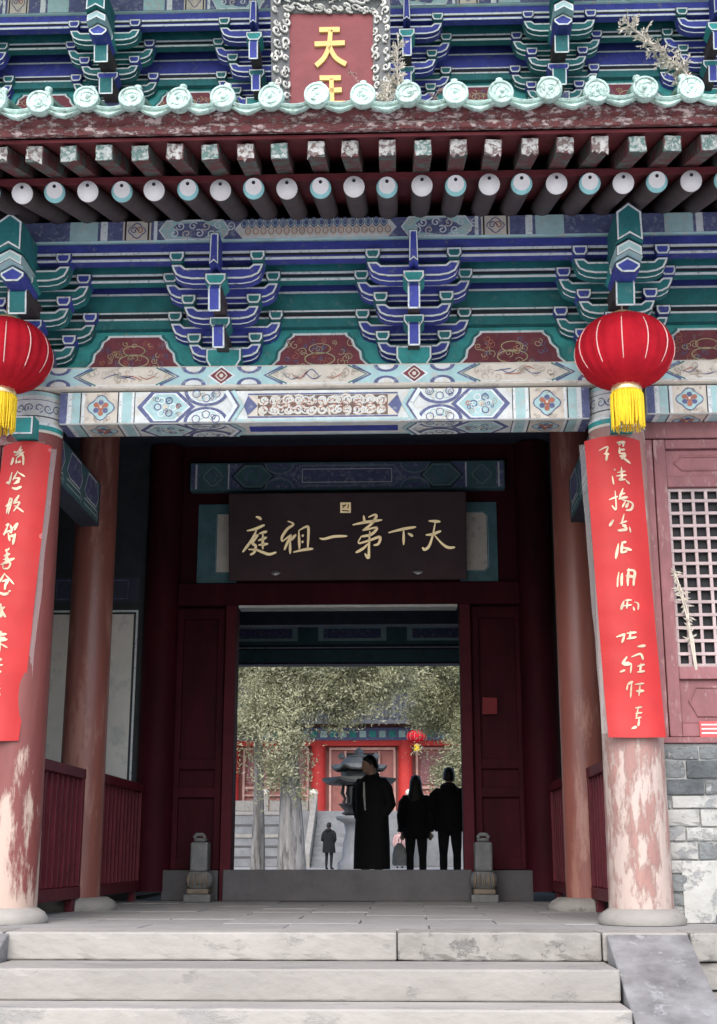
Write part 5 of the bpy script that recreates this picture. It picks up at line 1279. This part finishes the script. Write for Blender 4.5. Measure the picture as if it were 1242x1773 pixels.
    for nm in ('skin', pants, 'coat_black'): me.materials.append(MATS[nm])
    for p in me.polygons:
        z = p.center.z / k_; x = abs(p.center.x / k_)
        inarm = x > .17 and z > .6
        if pose == 'pocket': inarm = False
        p.material_index = 2 if z < .085 else (0 if (z > 1.46 or (inarm and z < 1.0)) else (1 if z < 1.0 and not (pose != 'down' and p.center.y / k_ < -.14) else 0))
        p.use_smooth = True
    body = link('body', me, r)
    # coat with sleeves
    c = MB(); g_ = bulk
    def cs(z, rx, ry, yo=0.): return [V(rx * g_ * math.cos(a) * (1 + .03 * math.sin(5 * a + z * 7)), yo + ry * g_ * math.sin(a) * (1 + .04 * math.sin(4 * a + z * 9)), z) for a in [2 * math.pi * j / 28 for j in range(28)]]
    zb = 1.36 - coat_len
    rows = [(zb, .225 if coat_len > .7 else .2, .17), ((zb + .9) / 2, .22, .165), (.95, .205, .155), (1.1, .20, .15), (1.25, .205, .148), (1.36, .205, .13), (1.42, .15, .105), (1.475, .085, .085)]
    rows = sorted({round(a[0], 3): a for a in rows}.values())
    c.loft([cs(*a) for a in rows], coat, caps=False); c.loft([[v * .97 + Vector((0, 0, v.z * .03)) for v in cs(*a)] for a in reversed(rows[:3])], coat, caps=False)
    for sh, el, wr in arms:
        s1 = sh + Vector((-math.copysign(.09, sh.x) * k_, 0, -.005)); c.tube([s1, sh + Vector((-math.copysign(.03, sh.x) * k_, 0, -.01)), sh.lerp(el, .3), sh.lerp(el, .7), el, el.lerp(wr, .4), el.lerp(wr, .95)], [.05 * k_ * g_, .072 * k_ * g_, .08 * k_ * g_, .075 * k_ * g_, .072 * k_ * g_, .065 * k_ * g_, .055 * k_ * g_], coat, 14)
    # collar
    c.tube([V(.075 * math.cos(a), .01 + .075 * math.sin(a), 1.47 + .02 * math.sin(a)) for a in [R(-60) + R(300) * i / 12 for i in range(13)]], .028 * k_, coat, 8)
    if hood: c.tube([V(-.1, .09, 1.45), V(0, .14, 1.42), V(.1, .09, 1.45)], [.045 * k_, .065 * k_, .045 * k_], coat, 10)
    c.build('coat', r)
    if lapel:
        q = MB(); q.tube([V(-.03, -.155, 1.38), V(-.02, -.165, 1.2), V(.0, -.175, 1.02)], [.012 * k_, .016 * k_, .01 * k_], 'coat_white', 8); q.build('scarf_end', r)
    h = MB(); rings = []
    for i in range(9):
        q = R(-14) + R(104) * i / 8; zc = 1.622 + .125 * math.sin(q); rr = math.cos(q)
        rings.append([hd(V(.09 * rr * math.cos(a), .012 + (.108 if math.sin(a) > -.35 else .085) * rr * math.sin(a) + .0, zc + (.055 if math.sin(a) < -.45 and i < 4 else 0) - (.05 if math.sin(a) > .2 and i < 2 else 0))) for a in [2 * math.pi * j / 22 for j in range(22)]])
    h.loft(rings, 'hair')
    if hair_len:
        h.loft([[hd(V(rx * math.cos(a), yo + ry * math.sin(a), z)) for a in [2 * math.pi * j / 16 for j in range(16)]] for z, rx, ry, yo in ((1.62 - hair_len, .11, .03, .10), (1.62 - hair_len * .6, .125, .05, .085), (1.52, .105, .07, .055), (1.62, .098, .085, .03), (1.68, .085, .08, .02))], 'hair')
    h.build('hair', r)
    r.rotation_euler = (0, 0, rz)
    return r
person((.13, 8.0, 0), 1.66, R(-28), 'person in a long black coat turned sideways with head bowed', coat_len=1.08, pose='pocket', bulk=1.12, head_turn=R(-38), head_tilt=R(16), lapel=True)
person((.70, 9.6, 0), 1.50, R(180), 'long-haired person in a dark jacket seen from behind', hair_len=.34, coat_len=.60, pose='down', bulk=1.0)
person((1.16, 9.5, 0), 1.60, R(172), 'person in dark clothes with raised elbows beside the right jamb', coat_len=.55, pose='up', bulk=1.08, hood=True)
person((-2.0, 36, 0), 1.50, R(160), 'distant person in black with a white scarf near the stair', coat_len=.75, pose='front', bulk=1.15, detail=False, hood=True)
person((.33, 40, 0), 1.42, R(170), 'distant person in a pink coat behind the long-haired one', 'coat_pink', 'coat_white', coat_len=.7, detail=False)
# white bag carried by the long-haired person
b = MB(); bxp, byp = .47, 9.62
rings = []
for z, rx, ry in ((.30, .08, .05), (.32, .105, .06), (.45, .10, .06), (.55, .075, .045), (.60, .03, .02)):
    rings.append([(bxp + rx * math.cos(a) * (1 + .06 * math.sin(3 * a + z * 20)), byp + ry * math.sin(a), z) for a in [2 * math.pi * j / 18 for j in range(18)]])
b.loft(rings, 'bag_white'); bag = empty('shopping_bag', (bxp, byp, .3)); tag(bag, 'white shopping bag hanging from the long-haired person\'s hand', 'bag'); on(b.build('sack', None), bag)
b = MB(); b.tube([(bxp - .02, byp, .59), (bxp - .01, byp, .66), (bxp + .02, byp, .70), (bxp + .03, byp, .64), (bxp + .02, byp, .59)], .007, 'bag_white', 6); on(b.build('handle', None), bag)
bpy.context.view_layer.update()
for o in COL.objects:
    if o.name.startswith('painted_pattern'): o['kind'] = 'stuff'
